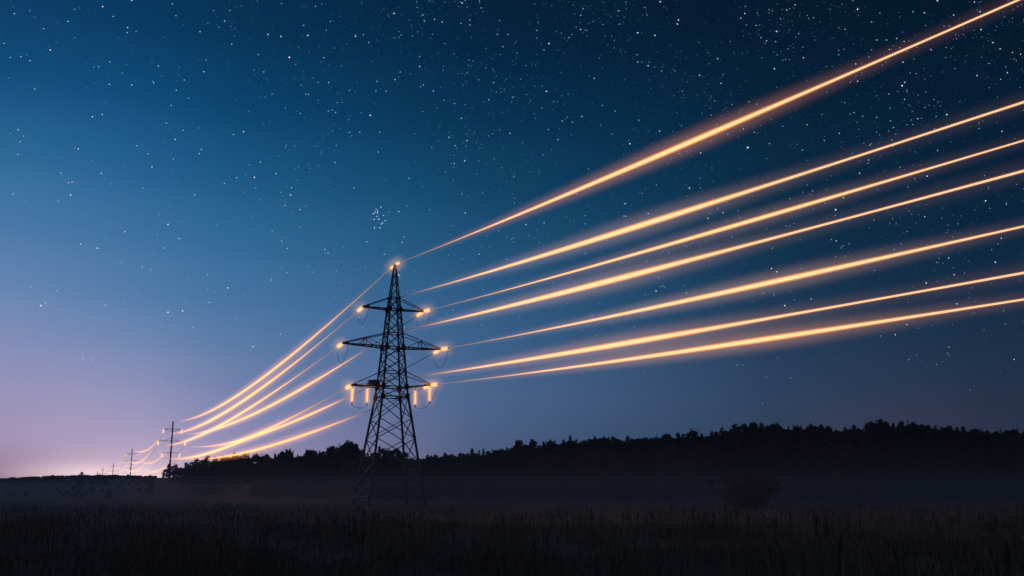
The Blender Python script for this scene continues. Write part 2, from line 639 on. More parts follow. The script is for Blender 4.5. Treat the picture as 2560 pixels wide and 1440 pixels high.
GLB = {0: {'leafy': 'dark leafy tree in the woods behind and left of the pylon', 'spruce': 'narrow dark spruce in the woods behind and left of the pylon', 'pine': 'dark pine in the woods behind and left of the pylon'},
       1: {'leafy': 'round-topped dark tree on the lower half of the right-hand ridge', 'spruce': 'narrow pointed spruce on the lower half of the right-hand ridge', 'pine': 'dark pine on the lower half of the right-hand ridge'},
       2: {'leafy': 'round-topped dark tree on the higher half of the right-hand ridge', 'spruce': 'narrow pointed spruce on the higher half of the right-hand ridge', 'pine': 'dark pine on the higher half of the right-hand ridge'}}
n_t = 0
for j, (x, y) in enumerate(TOPS + extra):
    Y = ridge_dist(x) + random.uniform(-14, 8)
    X = from_px(x, Y)
    p = at_y(x, y, Y); X = p[0]
    z = float(land(X, Y))
    H = max(4.0, p[2] - z + 0.1)
    if x < 1035: kind = 'leafy' if random.random() < 0.86 else 'spruce'
    else: kind = random.choices(['pine', 'spruce', 'leafy'], [0.5, 0.25, 0.25])[0]
    if x in (949, 1180, 1198, 1209, 1425, 1487): kind = 'spruce'
    if x in (872, 830, 719, 1299, 424): kind = 'leafy'
    if x == 2200: kind = 'pine'
    g = 0 if x < 1035 else 1 if x < 1660 else 2
    kinds = {'leafy': 5, 'spruce': 3, 'pine': 4}
    lab = NAMED.get(x) if j < len(TOPS) else None
    wide = random.uniform(0.7, 1.0) if (j < len(TOPS) and x < 1035) else random.uniform(0.85, 1.2) if j < len(TOPS) else random.uniform(1.1, 1.7)
    if kind != 'leafy': wide *= 1.05
    plant(kind, random.randrange(kinds[kind]), X, Y, H / 1.02, lab or GLB[g][kind], 'tree', None if lab else GRP[g][1], wide)
    n_t += 1

# single trees and shrubs standing free in the mist
plant('bush', 0, *at_y(1872, 1268, 128)[:2], 5.6, 'broad reddish-brown round tree alone in the field on the right', 'tree', None, 1.0, 0.0)
FREE = [(200, 1199, 1243, 318, 'largest of the dark misty shrubs at the far left of the meadow', 1.0), (205, 1180, 1192, 540, 'small tree poking above the far-left hill crest', 0.9),
        (272, 1224, 1244, 300, 'low misty shrub between the two bigger shrubs on the left', 1.0), (378, 1198, 1240, 330, 'dark misty shrub below the nearest concrete pole, a broad one', 0.85),
        (484, 1205, 1240, 325, 'faint misty shrub right of the broad one below the nearest pole', 0.8), (724, 1208, 1246, 300, 'faint dark bush in the mist half way from the pylon to the nearest pole', 0.75)]
for k, (x, yt, yb, Y, lab, wd) in enumerate(FREE):
    p = at_y(x, yt, Y)
    z = float(land(p[0], Y))
    plant('shrub', k % 3, p[0], Y, max(2.0, p[2] - z), lab, 'shrub' if 'tree' not in lab else 'tree', None, wd)


# the mass of the woods below and behind the skyline trees, and the brush on the far-left crest
def forest():
    VV, QQ = [], []
    off = 0
    rng = np.random.default_rng(55)
    bases = []
    for k in range(4):
        bases.append(leafy_crown(np.random.default_rng(900 + k), 10, 3.4, 0.6, 16, 14, 0.95))
        bases.append(conifer_crown(np.random.default_rng(930 + k), 10, 2.2, 0.8, 0.95))
    spots = []
    while len(spots) < 1500:
        x = rng.uniform(385, 3100)
        dr = ridge_dist(x)
        Y = rng.uniform(300 + 105 * min(1, max(0, (560 - x) / 160)), min(dr, 470 if x < 440 else 999) + 70)
        spots.append((x, Y))
    for x, Y in spots:
        X = from_px(x, Y)
        z = float(land(X, Y))
        cap = 1.7 + slope_at(skyline_y(x) + (24 if x < 1035 else 15)) * Y - z
        H = min(rng.uniform(10, 16) * (0.55 + 0.45 * min(1, max(0, (x - 380) / 200))), cap)
        if H < 3: continue
        k = rng.integers(0, len(bases))
        if x < 1000: k = (k // 2) * 2
        V, Q = bases[k]
        t = rng.uniform(0, 6.28); s = H / 10.3; w = s * rng.uniform(0.9, 1.3)
        c, sn = math.cos(t), math.sin(t)
        W = np.stack([(V[:, 0] * c - V[:, 1] * sn) * w + X, (V[:, 0] * sn + V[:, 1] * c) * w + Y, V[:, 2] * s + z], 1)
        VV.append(W); QQ.append(Q + off); off += len(W)
    o = np_mesh('forest', np.concatenate(VV), np.concatenate(QQ), CONIFER)
    tag(o, 'dense dark woods covering the hills below the skyline trees', 'woods', kind='stuff')
    # low brush on the far-left crest and slope
    VV, QQ, off = [], [], 0
    V, Q = leafy_crown(np.random.default_rng(77), 3.0, 1.9, 0.1, 14, 22, 0.26)
    for k in range(1500):
        x = rng.uniform(-350, 432)
        near = rng.random() < 0.12
        Y = rng.uniform(330, 530) if near else rng.uniform(525, 600)
        X = from_px(x, Y); z = float(land(X, Y)) - 0.35
        s = rng.uniform(0.4, 0.7) if near else rng.uniform(0.55, 0.92)
        t = rng.uniform(0, 6.28); c, sn = math.cos(t), math.sin(t)
        W = np.stack([(V[:, 0] * c - V[:, 1] * sn) * s * 1.3 + X, (V[:, 0] * sn + V[:, 1] * c) * s * 1.3 + Y, V[:, 2] * s + z], 1)
        VV.append(W); QQ.append(Q + off); off += len(W)
    o = np_mesh('brush', np.concatenate(VV), np.concatenate(QQ), SHRUBM)
    tag(o, 'low dark brush covering the far-left hill', 'brush', kind='stuff')


forest()


# ------------------------------------------------------------------ grass
def grass():
    rng = np.random.default_rng(11)
    bands = [(7.5, 14, 31000, 0.010, 0.85), (14, 28, 50000, 0.013, 0.9), (28, 60, 55000, 0.022, 0.85), (60, 140, 48000, 0.05, 0.75), (140, 265, 32000, 0.11, 0.75)]
    Vs, Qs, off = [], [], 0
    for a, b, n, wd, hh in bands:
        Y = np.sqrt(rng.uniform(a * a, b * b, n))
        X = rng.uniform(-0.78, 0.78, n) * Y
        # uneven clumps
        den = np.sin(X * 0.9 + Y * 0.35) + np.sin(X * 0.31 - Y * 0.52 + 1) + 0.7 * np.sin(X * 2.1 + 2.0)
        keep = rng.uniform(-1.8, 2.2, n) < den + 0.6
        X, Y = X[keep], Y[keep]
        den = den[keep]
        n = len(X)
        Z = land(X, Y)
        h = hh * 0.86 * rng.uniform(0.4, 1.0, n) * (0.85 + 0.16 * den)
        h *= 0.68 + 0.62 * np.clip(np.sin(X * 0.42 + 2.2) * np.sin(Y * 0.27 + X * 0.13), 0, 1)
        tall = rng.random(n) < 0.08
        h[tall] *= 1.35
        h = np.minimum(h, 1.5)
        az = rng.uniform(0, 2 * PI, n)
        bend = rng.uniform(0.05, 0.45, n) * h
        dx, dy = np.cos(az), np.sin(az)
        fz = rng.uniform(0, PI, n)
        wx, wy = np.cos(fz) * wd * 0.5, np.sin(fz) * wd * 0.5
        lv = [(0.0, 1.0, 0.0), (0.5, 0.85, 0.25), (0.85, 0.5, 0.7), (1.0, 0.12, 1.0)]
        V = np.empty((n, 8, 3))
        for k, (s, w, bd) in enumerate(lv):
            ww = np.where(tall & (k == 2), 1.6, w) if k == 2 else np.full(n, w)
            cx = X + dx * bend * bd; cy = Y + dy * bend * bd
            cz = Z - 0.04 + h * s - bend * 0.25 * bd
            V[:, 2 * k] = np.stack([cx - wx * ww, cy - wy * ww, cz], 1)
            V[:, 2 * k + 1] = np.stack([cx + wx * ww, cy + wy * ww, cz], 1)
        base = np.arange(n)[:, None] * 8
        Q = np.concatenate([base + np.array([[0, 1, 3, 2]]), base + np.array([[2, 3, 5, 4]]), base + np.array([[4, 5, 7, 6]])], 0)
        Vs.append(V.reshape(-1, 3)); Qs.append(Q + off); off += n * 8
    # taller seed stalks in loose groups
    n = 5200
    Y = np.sqrt(rng.uniform(8.5 ** 2, 70 ** 2, n)); X = rng.uniform(-0.62, 0.62, n) * Y
    grp = np.sin(X * 0.8 + 1.0 + np.sin(Y * 0.4)) * np.sin(Y * 0.33 + X * 0.2) + 0.35 * (X / Y)
    keep = rng.uniform(0, 1, n) < np.clip(grp, 0.03, 1)
    X, Y = X[keep], Y[keep]; n = len(X)
    Z = land(X, Y)
    h = rng.uniform(0.75, 1.28, n)
    az = rng.uniform(0, 2 * PI, n); bend = rng.uniform(0.03, 0.22, n)
    dx, dy = np.cos(az) * bend, np.sin(az) * bend
    thick = np.where(Y < 25, 0.006, 0.010)
    fat = rng.uniform(0.012, 0.034, n) * np.where(Y < 25, 1, 1.5)
    for rot in (0.0, PI / 2):
        fz = rng.uniform(0, PI, n) + rot
        wx, wy = np.cos(fz), np.sin(fz)
        lv = [(0.0, 0, 0.0), (0.76, 0, 0.55), (0.86, 1, 0.75), (1.0, 0, 1.1)]
        V = np.empty((n, 8, 3))
        for k, (q, f_, bd) in enumerate(lv):
            ww = fat if f_ else thick
            cx = X + dx * bd; cy = Y + dy * bd; cz = Z - 0.04 + h * q
            V[:, 2 * k] = np.stack([cx - wx * ww, cy - wy * ww, cz], 1)
            V[:, 2 * k + 1] = np.stack([cx + wx * ww, cy + wy * ww, cz], 1)
        base = np.arange(n)[:, None] * 8
        Q = np.concatenate([base + np.array([[0, 1, 3, 2]]), base + np.array([[2, 3, 5, 4]]), base + np.array([[4, 5, 7, 6]])], 0)
        Vs.append(V.reshape(-1, 3)); Qs.append(Q + off); off += n * 8
    m = bpy.data.materials.new('dry_grass')
    m.use_nodes = True
    nt = m.node_tree
    b = nt.nodes['Principled BSDF']
    b.inputs['Roughness'].default_value = 0.85
    g = nt.nodes.new('ShaderNodeNewGeometry')
    rp = nt.nodes.new('ShaderNodeValToRGB')
    es = rp.color_ramp.elements
    es[0].color = (0.12, 0.085, 0.045, 1)
    es[1].color = (0.62, 0.53, 0.34, 1)
    for pos, c in ((0.45, (0.32, 0.20, 0.105, 1)), (0.8, (0.46, 0.30, 0.165, 1)), (0.93, (0.58, 0.40, 0.24, 1))):
        e = es.new(pos); e.color = c
    nt.links.new(g.outputs['Random Per Island'], rp.inputs['Fac'])
    nt.links.new(rp.outputs['Color'], b.inputs['Base Color'])
    o = np_mesh('grass', np.concatenate(Vs), np.concatenate(Qs), m)
    tag(o, 'tall dry meadow grass filling the dark foreground', 'grass', kind='stuff')


grass()

# pale umbels standing over the grass
UMBEL = mat('pale_umbel', (0.42, 0.43, 0.42), 0.9, island=0.3)
STALK = mat('stalk', (0.08, 0.08, 0.05), 0.9)


def umbel(x, y, Y, size, label, seed):
    rng = np.random.default_rng(seed)
    p = at_y(x, y, Y)
    z0 = float(land(p[0], Y))
    o = empty('wild_carrot', (p[0], Y, z0))
    h = p[2] - z0
    s = MB()
    s.tube([(0.04, 0, -0.05), (0.01, 0.02, h * 0.5), (0, 0, h - 0.10)], [0.008, 0.006, 0.005], 5)
    tips = []
    for k in range(16):
        t = rng.uniform(0, 6.28); r = size * math.sqrt(rng.uniform(0, 1))
        q = (math.cos(t) * r, math.sin(t) * r, h + 0.03 - 0.9 * r * r / size * 0.5)
        s.bar((0, 0, h - 0.11), q, 0.004, sides=3)
        tips.append(q)
    s.build('stem', STALK, o)
    P = np.concatenate([np.array(q) + rng.normal(0, [0.02, 0.02, 0.006], (9, 3)) for q in tips])
    V, Q = leaf_quads(P, 0.016, rng, 0.6)
    np_mesh('flower_head', V, Q, UMBEL, o)
    tag(o, label, 'wildflower', 'pale flower heads over the grass left of the pylon foot')


for k, (x, y, Y, s, lab) in enumerate([(690, 1341, 21, 0.10, 'leftmost pale flower head in the dark grass below the pylon'), (742, 1338, 23, 0.11, 'pale flower head second from the left in the dark grass'),
                                       (768, 1331, 23, 0.14, 'brightest wide pale flower head in the dark foreground grass'), (785, 1325, 24, 0.12, 'pale flower head close right of the brightest wide one'),
                                       (845, 1319, 25, 0.13, 'upper pale flower head beneath the left feet of the pylon'), (862, 1313, 26, 0.12, 'highest pale flower head in the row, nearest below the pylon'),
                                       (945, 1315, 26, 0.08, 'small rightmost pale flower head below the pylon base')]):
    umbel(x, y, Y, s, lab, 300 + k)


# ------------------------------------------------------------------ the wires' light: added emissive volumes that stand in for bloom
def smooth(x, a, b):
    t = min(max((x - a) / (b - a), 0), 1)
    return t * t * (3 - 2 * t)


class Prof:
    """how strong a wire glows along its length x: rises from xa to xb, falls from xc to xd down to floor"""

    def __init__(s, xa, xb, xc, xd, floor, re, rm, k1, k2, c2, b1, b2, col1, col2):
        s.xa, s.xb, s.xc, s.xd, s.floor = xa, xb, xc, xd, floor
        s.re, s.rm, s.k1, s.k2, s.c2, s.b1, s.b2, s.col1, s.col2 = re, rm, k1, k2, c2, b1, b2, col1, col2

    def w(s, x):
        return smooth(x, s.xa, s.xb) * (1 - (1 - s.floor) * smooth(x, s.xc, s.xd))

    def r(s, x):
        return s.re + (s.rm - s.re) * s.w(x)

    def R2(s, x):
        return s.r(x) * s.k2 + s.c2


def glow_mat(name, a, b, P=None, cap=None, step=0.05):
    """emissive volume whose light falls off with the distance from the wire z = a x + b x^2 (or from a short upright/lying rod)"""
    m = bpy.data.materials.new(name)
    m.use_nodes = True
    nt = m.node_tree
    N, L = nt.nodes, nt.links
    N.clear()
    out = N.new('ShaderNodeOutputMaterial')
    pv = N.new('ShaderNodeVolumePrincipled')
    pv.inputs['Density'].default_value = 0.0
    pv.inputs['Emission Strength'].default_value = 1.0
    L.new(pv.outputs[0], out.inputs['Volume'])
    tc = N.new('ShaderNodeTexCoord')
    sp = N.new('ShaderNodeSeparateXYZ')
    L.new(tc.outputs['Object'], sp.inputs[0])

    def M(op, *args, clamp=False):
        n = N.new('ShaderNodeMath'); n.operation = op; n.use_clamp = clamp
        for k, s in enumerate(args):
            if hasattr(s, 'links'): L.new(s, n.inputs[k])
            else: n.inputs[k].default_value = s
        return n.outputs[0]

    def SM(v, x0, x1, t0, t1):
        n = N.new('ShaderNodeMapRange'); n.interpolation_type = 'SMOOTHSTEP'
        L.new(v, n.inputs['Value'])
        for nm, q in (('From Min', x0), ('From Max', x1), ('To Min', t0), ('To Max', t1)): n.inputs[nm].default_value = q
        return n.outputs[0]
    X, Y, Z = sp.outputs
    if cap is None:
        dz = M('SUBTRACT', Z, M('MULTIPLY', X, M('MULTIPLY_ADD', X, b, a)))
        d2 = M('ADD', M('MULTIPLY', Y, Y), M('MULTIPLY', dz, dz))
        w = M('MULTIPLY', SM(X, P.xa, P.xb, 0, 1), SM(X, P.xc, P.xd, 1, P.floor))
        r = M('MULTIPLY_ADD', w, P.rm - P.re, P.re)
        R1 = M('MULTIPLY', r, P.k1)
        R2 = M('MULTIPLY_ADD', r, P.k2, P.c2)
        b1, b2, col1, col2 = P.b1, P.b2, P.col1, P.col2
        amp1 = M('DIVIDE', M('MULTIPLY', w, b1 / 1.067), R1)
        amp2 = M('DIVIDE', M('MULTIPLY', w, b2 / 0.914), R2)
    else:
        half, R1v, R2v, b1, b2, col1, col2 = cap
        ex = M('MAXIMUM', M('SUBTRACT', M('ABSOLUTE', Z), half), 0.0)
        d2 = M('ADD', M('ADD', M('MULTIPLY', X, X), M('MULTIPLY', Y, Y)), M('MULTIPLY', ex, ex))
        R1, R2 = R1v, R2v
        amp1, amp2 = b1 / 1.067 / R1v, b2 / 0.914 / R2v
    q1 = M('MAXIMUM', M('SUBTRACT', 1.0, M('DIVIDE', d2, M('MULTIPLY', R1, R1))), 0.0)
    q2 = M('MAXIMUM', M('SUBTRACT', 1.0, M('DIVIDE', d2, M('MULTIPLY', R2, R2))), 0.0)
    e1 = M('MULTIPLY', M('POWER', q1, 2.0), amp1)
    e2 = M('MULTIPLY', M('POWER', q2, 3.0), amp2)

    def scaled(col, f):
        n = N.new('ShaderNodeVectorMath'); n.operation = 'SCALE'
        n.inputs[0].default_value = col
        L.new(f, n.inputs['Scale'])
        return n.outputs[0]
    ad = N.new('ShaderNodeVectorMath'); ad.operation = 'ADD'
    L.new(scaled(col1, e1), ad.inputs[0]); L.new(scaled(col2, e2), ad.inputs[1])
    L.new(ad.outputs[0], pv.inputs['Emission Color'])
    m.cycles.volume_step_rate = step
    return m


def hang(name, A, az, a, b, x0, x1, P, m, label, group, seg=60, sides=8, glow=None, step=0.05, dim0=0.12, glow_label=None, base_glow=0.0, dark=0.0, dark_end=0.0):
    """one glowing conductor: local +X is the way it runs, z = a x + b x^2"""
    xs = [x0 + (x1 - x0) * k / seg for k in range(seg + 1)]
    mb = MB()
    mb.tube([(x, 0, a * x + b * x * x) for x in xs], [P.r(x) for x in xs], sides)
    o = mb.build(name, m, smooth=True, loc=tuple(A), rotz=az)
    at = o.data.attributes.new('glow', 'FLOAT', 'POINT')
    vals = []
    for x in xs:
        vals += [(base_glow + (1 - base_glow) * min(1.0, smooth(x, P.xa, P.xb) * 2.2)) * (smooth(x, dark - 4, dark + 14) if dark else 1.0) * (1 - smooth(x, x1 - dark_end - 40, x1 - dark_end) if dark_end else 1.0)] * sides
    at.data.foreach_set('value', vals)
    tag(o, label, 'power line', group)
    if glow is not None:
        g = MB()
        gx = [x for x in xs]
        g.tube([(x, 0, a * x + b * x * x) for x in gx], [P.R2(x) * 1.06 for x in gx], 14)
        go = g.build('wire_glow', glow_mat('glow_' + name, a, b, P, step=step), loc=tuple(A), rotz=az)
        tag(go, glow_label, 'glow', 'soft orange glow around the wires', kind='stuff')
    return o


# ------------------------------------------------------------------ the big lattice pylon
TY = 158.0
TX = from_px(972, TY) * CT / 1.0236 / 1.0 if False else -308 * (TY * CT) / F
PHI = math.atan(0.447)                       # the line runs away to the left; crossarms stand square to it
UX = np.array([math.cos(PHI), math.sin(PHI), 0])        # along the crossarms, right end farther away
WX = np.array([-math.sin(PHI), math.cos(PHI), 0])       # along the line, away from the camera
TB = np.array([TX, TY, float(land(TX, TY))])


def zl(y):
    return 1.7 + slope_at(y) * TY - TB[2]


Z_WAIST, Z_LOW, Z_LOWT = zl(993), zl(968), zl(930)
Z_MID, Z_MIDT, Z_TOP, Z_TOPT, Z_PEAK = zl(869), zl(834), zl(774), zl(745), zl(661)
PROF = [(0.0, 4.75), (Z_WAIST, 2.16), (Z_LOW, 1.98), (Z_MID, 1.46), (Z_TOP, 0.92), (Z_TOPT, 0.72), (Z_PEAK, 0.13)]


def hw(z):
    return float(np.interp(z, [p[0] for p in PROF], [p[1] for p in PROF]))


pylon = empty('electricity_pylon', tuple(TB), PHI)
tag(pylon, 'tall dark steel lattice pylon with three crossarm levels standing in the meadow', 'pylon')


def corner(z, sx, sy):
    h = hw(z)
    return (sx * h, sy * h, z)


for sx, sy in ((-1, -1), (1, -1), (1, 1), (-1, 1)):
    m = MB()
    for k in range(len(PROF) - 1):
        m.bar(corner(PROF[k][0] - (0.5 if k == 0 else 0), sx, sy), corner(PROF[k + 1][0], sx, sy), [0.30, 0.27, 0.25, 0.22, 0.19, 0.14][k])
    m.build('leg', STEEL, pylon)
    m = MB()
    h0 = hw(0)
    m.tube([(sx * h0, sy * h0, -0.6), (sx * h0, sy * h0, 0.18), (sx * h0, sy * h0, 0.30)], [0.55, 0.42, 0.30], 8)
    m.build('footing', CONCRETE, pylon)

levels = [zl(1268) * 0, zl(1242), zl(1212), zl(1158), zl(1098), zl(1048), Z_WAIST, Z_LOW, zl(930), zl(897), Z_MID, Z_MIDT, zl(803), Z_TOP, Z_TOPT, zl(721), zl(701), zl(684), Z_PEAK]
levels[0] = 0.05
FACES = [((-1, -1), (1, -1)), ((1, -1), (1, 1)), ((1, 1), (-1, 1)), ((-1, 1), (-1, -1))]


def lattice(i0, i1, w, name, skip_light=False):
    m = MB()
    for i in range(i0, i1):
        za, zb = levels[i], levels[i + 1]
        for fi, (p, q) in enumerate(FACES):
            if i == 0:
                mid = tuple((np.array(corner(zb, *p)) + np.array(corner(zb, *q))) / 2)
                m.bar(corner(za, *p), mid, w); m.bar(corner(za, *q), mid, w)
                m.bar(corner(zb, *p), corner(zb, *q), w)
                continue
            m.bar(corner(za, *p), corner(zb, *q), w)
            m.bar(corner(za, *q), corner(zb, *p), w * 0.92)
            if levels[i + 1] in (Z_WAIST, Z_LOW, Z_MID, Z_MIDT, Z_TOP, Z_TOPT, zl(930)):
                m.bar(corner(zb, *p), corner(zb, *q), w * 1.15)
                if levels[i + 1] in (Z_WAIST, Z_LOW, Z_MID, Z_TOP):
                    pa = (np.array(corner(zb, *p)) + np.array(corner(zb, *q))) / 2
                    p2, q2 = FACES[(fi + 1) % 4]
                    pb = (np.array(corner(zb, *p2)) + np.array(corner(zb, *q2))) / 2
                    m.bar(tuple(pa), tuple(pb), w * 0.9)
    # gusset plates where the braces meet the legs
    for i in range(max(i0, 1), i1 + 1):
        for sx, sy in ((-1, -1), (1, -1), (1, 1), (-1, 1)):
            c = corner(levels[i], sx, sy)
            s = 0.42 if levels[i] in (Z_WAIST, Z_LOW, Z_MID, Z_TOP) else 0.26
            if levels[i] > Z_TOPT: s = 0.12
            m.bar((c[0] - sx * 0.03, c[1] + sy * 0.0, c[2] - s), (c[0] - sx * 0.03, c[1], c[2] + s), 0.06, s * 1.5)
            m.bar((c[0], c[1] - sy * 0.03, c[2] - s), (c[0], c[1] - sy * 0.03, c[2] + s), s * 1.5, 0.06)
    o = m.build(name, STEEL, pylon)
    return o


lattice(0, 6, 0.125, 'lattice_bracing')
lattice(6, 14, 0.115, 'lattice_bracing')
lattice(14, 18, 0.075, 'peak_bracing')
m = MB()
m.bar((0, 0, Z_PEAK - 0.5), (0, 0, Z_PEAK + 0.12), 0.34)
m.bar((-0.1, -0.55, Z_PEAK - 0.06), (-0.1, 0.55, Z_PEAK - 0.06), 0.12)
m.build('peak_cap', STEEL, pylon)
# three braces low on the left face, the light on them put into a paler colour
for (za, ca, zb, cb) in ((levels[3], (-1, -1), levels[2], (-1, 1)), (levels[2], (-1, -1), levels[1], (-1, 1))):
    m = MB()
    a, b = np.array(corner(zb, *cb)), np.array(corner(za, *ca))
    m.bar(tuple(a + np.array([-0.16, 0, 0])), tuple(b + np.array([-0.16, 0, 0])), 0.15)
    tag(m.build('brace', STEEL_LIT, pylon), 'brace low on the left face, light painted on as a paler colour')
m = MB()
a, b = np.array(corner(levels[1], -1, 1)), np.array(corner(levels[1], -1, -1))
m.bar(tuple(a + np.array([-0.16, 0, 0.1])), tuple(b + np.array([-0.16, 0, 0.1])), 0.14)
tag(m.build('brace', STEEL_LIT, pylon), 'brace low on the left face, light painted on as a paler colour')

# crossarms: (name, z of the bottom chord, z of the tie, half length, z of the left tip, z of the right tip)
ARMS = {}


def crossarm(sgn, zb, zt, reach, ztip, panels, post):
    m = MB()
    h = hw(zb); ht = hw(zt)
    tip = np.array([sgn * reach, 0, ztip])
    roots = [np.array([sgn * h, s * h, zb]) for s in (-1, 1)]
    ties = [np.array([sgn * ht, s * ht, zt]) for s in (-1, 1)]
    te = [tip + np.array([0, s * 0.22, 0]) for s in (-1, 1)]
    for r, t, e in zip(roots, ties, te):
        m.bar(tuple(r), tuple(e), 0.17)
        m.bar(tuple(t), tuple(e + np.array([0, 0, 0.12])), 0.11)
    # zigzag in the floor of the arm, and between floor and tie where the arm is long
    for k in range(panels):
        f0, f1 = k / panels, (k + 1) / panels
        A0 = roots[0] * (1 - f0) + te[0] * f0; B0 = roots[1] * (1 - f0) + te[1] * f0
        A1 = roots[0] * (1 - f1) + te[0] * f1; B1 = roots[1] * (1 - f1) + te[1] * f1
        m.bar(tuple(A0), tuple(B1), 0.08); m.bar(tuple(B0), tuple(A1), 0.08)
        m.bar(tuple(A1), tuple(B1), 0.08)
    for f in post:
        for r, t, e in zip(roots, ties, te):
            lo = r * (1 - f) + e * f; hi = t * (1 - f) + e * f
            m.bar(tuple(lo), tuple(hi), 0.09)
            m.bar(tuple(r * (1 - f * 0.15) + e * f * 0.15), tuple(hi), 0.08)
            g = f + 0.14
            m.bar(tuple(hi), tuple(r * (1 - g) + e * g), 0.07)
    m.bar(tuple(tip + np.array([-sgn * 1.1, 0, 0.02])), tuple(tip + np.array([sgn * 0.12, 0, 0.02])), 0.5, 0.12)
    m.bar(tuple(te[0] + np.array([0, -0.2, 0])), tuple(te[1] + np.array([0, 0.2, 0])), 0.14)
    m.build('crossarm', STEEL, pylon)
    return tip


SPEC = {'top': (Z_TOP, Z_TOPT, 5.25, zl(773), zl(773), 4, ()), 'mid': (Z_MID, Z_MIDT, 8.45, zl(866), zl(866), 5, (0.48,)), 'low': (Z_LOW, Z_LOWT, 6.75, zl(968), zl(958), 4, ())}
for nm, (zb, zt, reach, zlt, zrt, pn, po) in SPEC.items():
    ARMS[nm, -1] = crossarm(-1, zb, zt, reach, zlt, pn, po)
    ARMS[nm, 1] = crossarm(1, zb, zt, reach, zrt, pn, po)
m = MB()
m.bar((-3.9, -0.4, Z_LOW + 0.65), (-2.3, 0.1, Z_LOW + 0.75), 0.9, 0.55)
m.bar((-4.1, -0.5, Z_LOW + 0.35), (-2.2, 0.2, Z_LOW + 0.40), 1.1, 0.18)
for k in range(26):
    c = np.array([random.uniform(-4.0, -2.4), random.uniform(-0.7, 0.4), Z_LOW + random.uniform(0.4, 1.0)])
    d = np.array([random.uniform(-0.7, 0.7), random.uniform(-0.5, 0.5), random.uniform(-0.2, 0.25)])
    m.bar(tuple(c - d), tuple(c + d), 0.05)
tag(m.build('platform', STEEL, pylon), 'dark lumpy platform on the left lower crossarm')


def to_world(p):
    return TB + UX * p[0] + WX * p[1] + np.array([0, 0, p[2]])


def to_local(p):
    q = np.asarray(p) - TB
    return np.array([q @ UX, q @ WX, q[2]])


def insulator_mesh(L, r, n, core=0.07):
    """a string of n bell discs along +Z from 0 to L"""
    pts, rad = [], []
    step = L / n
    for k in range(n):
        z = k * step
        for dz, rr in ((0.0, core), (0.25, core), (0.32, r), (0.62, r * 0.85), (0.72, core)):
            pts.append((0, 0, z + dz * step)); rad.append(rr)
    pts.append((0, 0, L)); rad.append(core)
    m = MB()
    m.tube(pts, rad, 10)
    me = bpy.data.meshes.new('insulator')
    me.from_pydata(m.v, [], m.f)
    return me


INS_ME = insulator_mesh(2.75, 0.165, 12, 0.09)
INS_ME.materials.append(GLOWGLASS)
INS_DARK = insulator_mesh(2.75, 0.19, 12)
INS_DARK.materials.append(CERAMIC)
HANG_ME = insulator_mesh(2.15, 0.18, 8, 0.08)
PEAK_ME = insulator_mesh(2.15, 0.11, 10, 0.08)
PEAK_ME.materials.append(GLOWGLASS)
HANG_ME.materials.append(GLOWGLASS)
GLOW_SHORT = None
GC1, GC2 = (1.0, 0.36, 0.02), (1.0, 0.46, 0.14)


def ellipsoid(half, R, name, m, loc, quat):
    mb = MB()
    zs = [-half - R * math.cos(t) for t in np.linspace(0, PI / 2, 7)] + [half + R * math.sin(t) for t in np.linspace(0, PI / 2, 7)]
    rs = [max(0.01, R * math.sin(t)) for t in np.linspace(0, PI / 2, 7)] + [max(0.01, R * math.cos(t)) for t in np.linspace(0, PI / 2, 7)]
    mb.tube([(0, 0, z) for z in zs], rs, 16)
    o = mb.build(name, m, loc=loc)
    o.rotation_mode = 'QUATERNION'
    o.rotation_quaternion = quat
    return o


GLOW_INS = glow_mat('glow_insulator', 0, 0, cap=(1.2, 0.6, 2.1, 0.42, 0.10, GC1, GC2), step=0.12)
GLOW_HANG = glow_mat('glow_hanging_insulator', 0, 0, cap=(0.95, 0.6, 2.0, 0.5, 0.13, GC1, GC2), step=0.12)
GLOW_PEAK = glow_mat('glow_peak_rod', 0, 0, cap=(0.8, 0.4, 2.0, 0.4, 0.12, GC1, (1.0, 0.5, 0.25)), step=0.12)


def string(tip_l, dir_w, lit, me, L, gm, half, start=0.35, clamp=True, lab=None):
    """insulator string, a child of the pylon: hangs from tip_l (pylon space) along dir_w (pylon space)"""
    d = Vector(dir_w).normalized()
    p = Vector(tip_l) + d * start
    o = bpy.data.objects.new('insulator', me)
    COL.objects.link(o)
    o.parent = pylon
    o.location = p
    o.rotation_mode = 'QUATERNION'
    o.rotation_quaternion = d.to_track_quat('Z', 'Y')
    if lab: o['label'] = lab
    link = MB()
    link.bar((0, 0, -start), (0, 0, 0.02), 0.09)
    link.bar((0, 0, L - 0.02), (0, 0, L + 0.32), 0.10)
    if clamp:
        link.bar((0, 0, L + 0.28), (0, 0, L + 0.60), 0.20, 0.13)
    link.build('clamp', STEEL, o)
    if lit:
        c = p + d * (L / 2)
        wl = to_world(c)
        dw = UX * d[0] + WX * d[1] + np.array([0, 0, d[2]])
        g = ellipsoid(half, {GLOW_INS: 2.1, GLOW_HANG: 2.0, GLOW_PEAK: 2.0}[gm] * 1.03, 'insulator_glow', gm, tuple(wl), Vector(dw).to_track_quat('Z', 'Y'))
        tag(g, 'soft orange glow around the lit insulators of the pylon', 'glow', 'soft orange glow around the insulators', kind='stuff')
    return p + d * (L + 0.45)


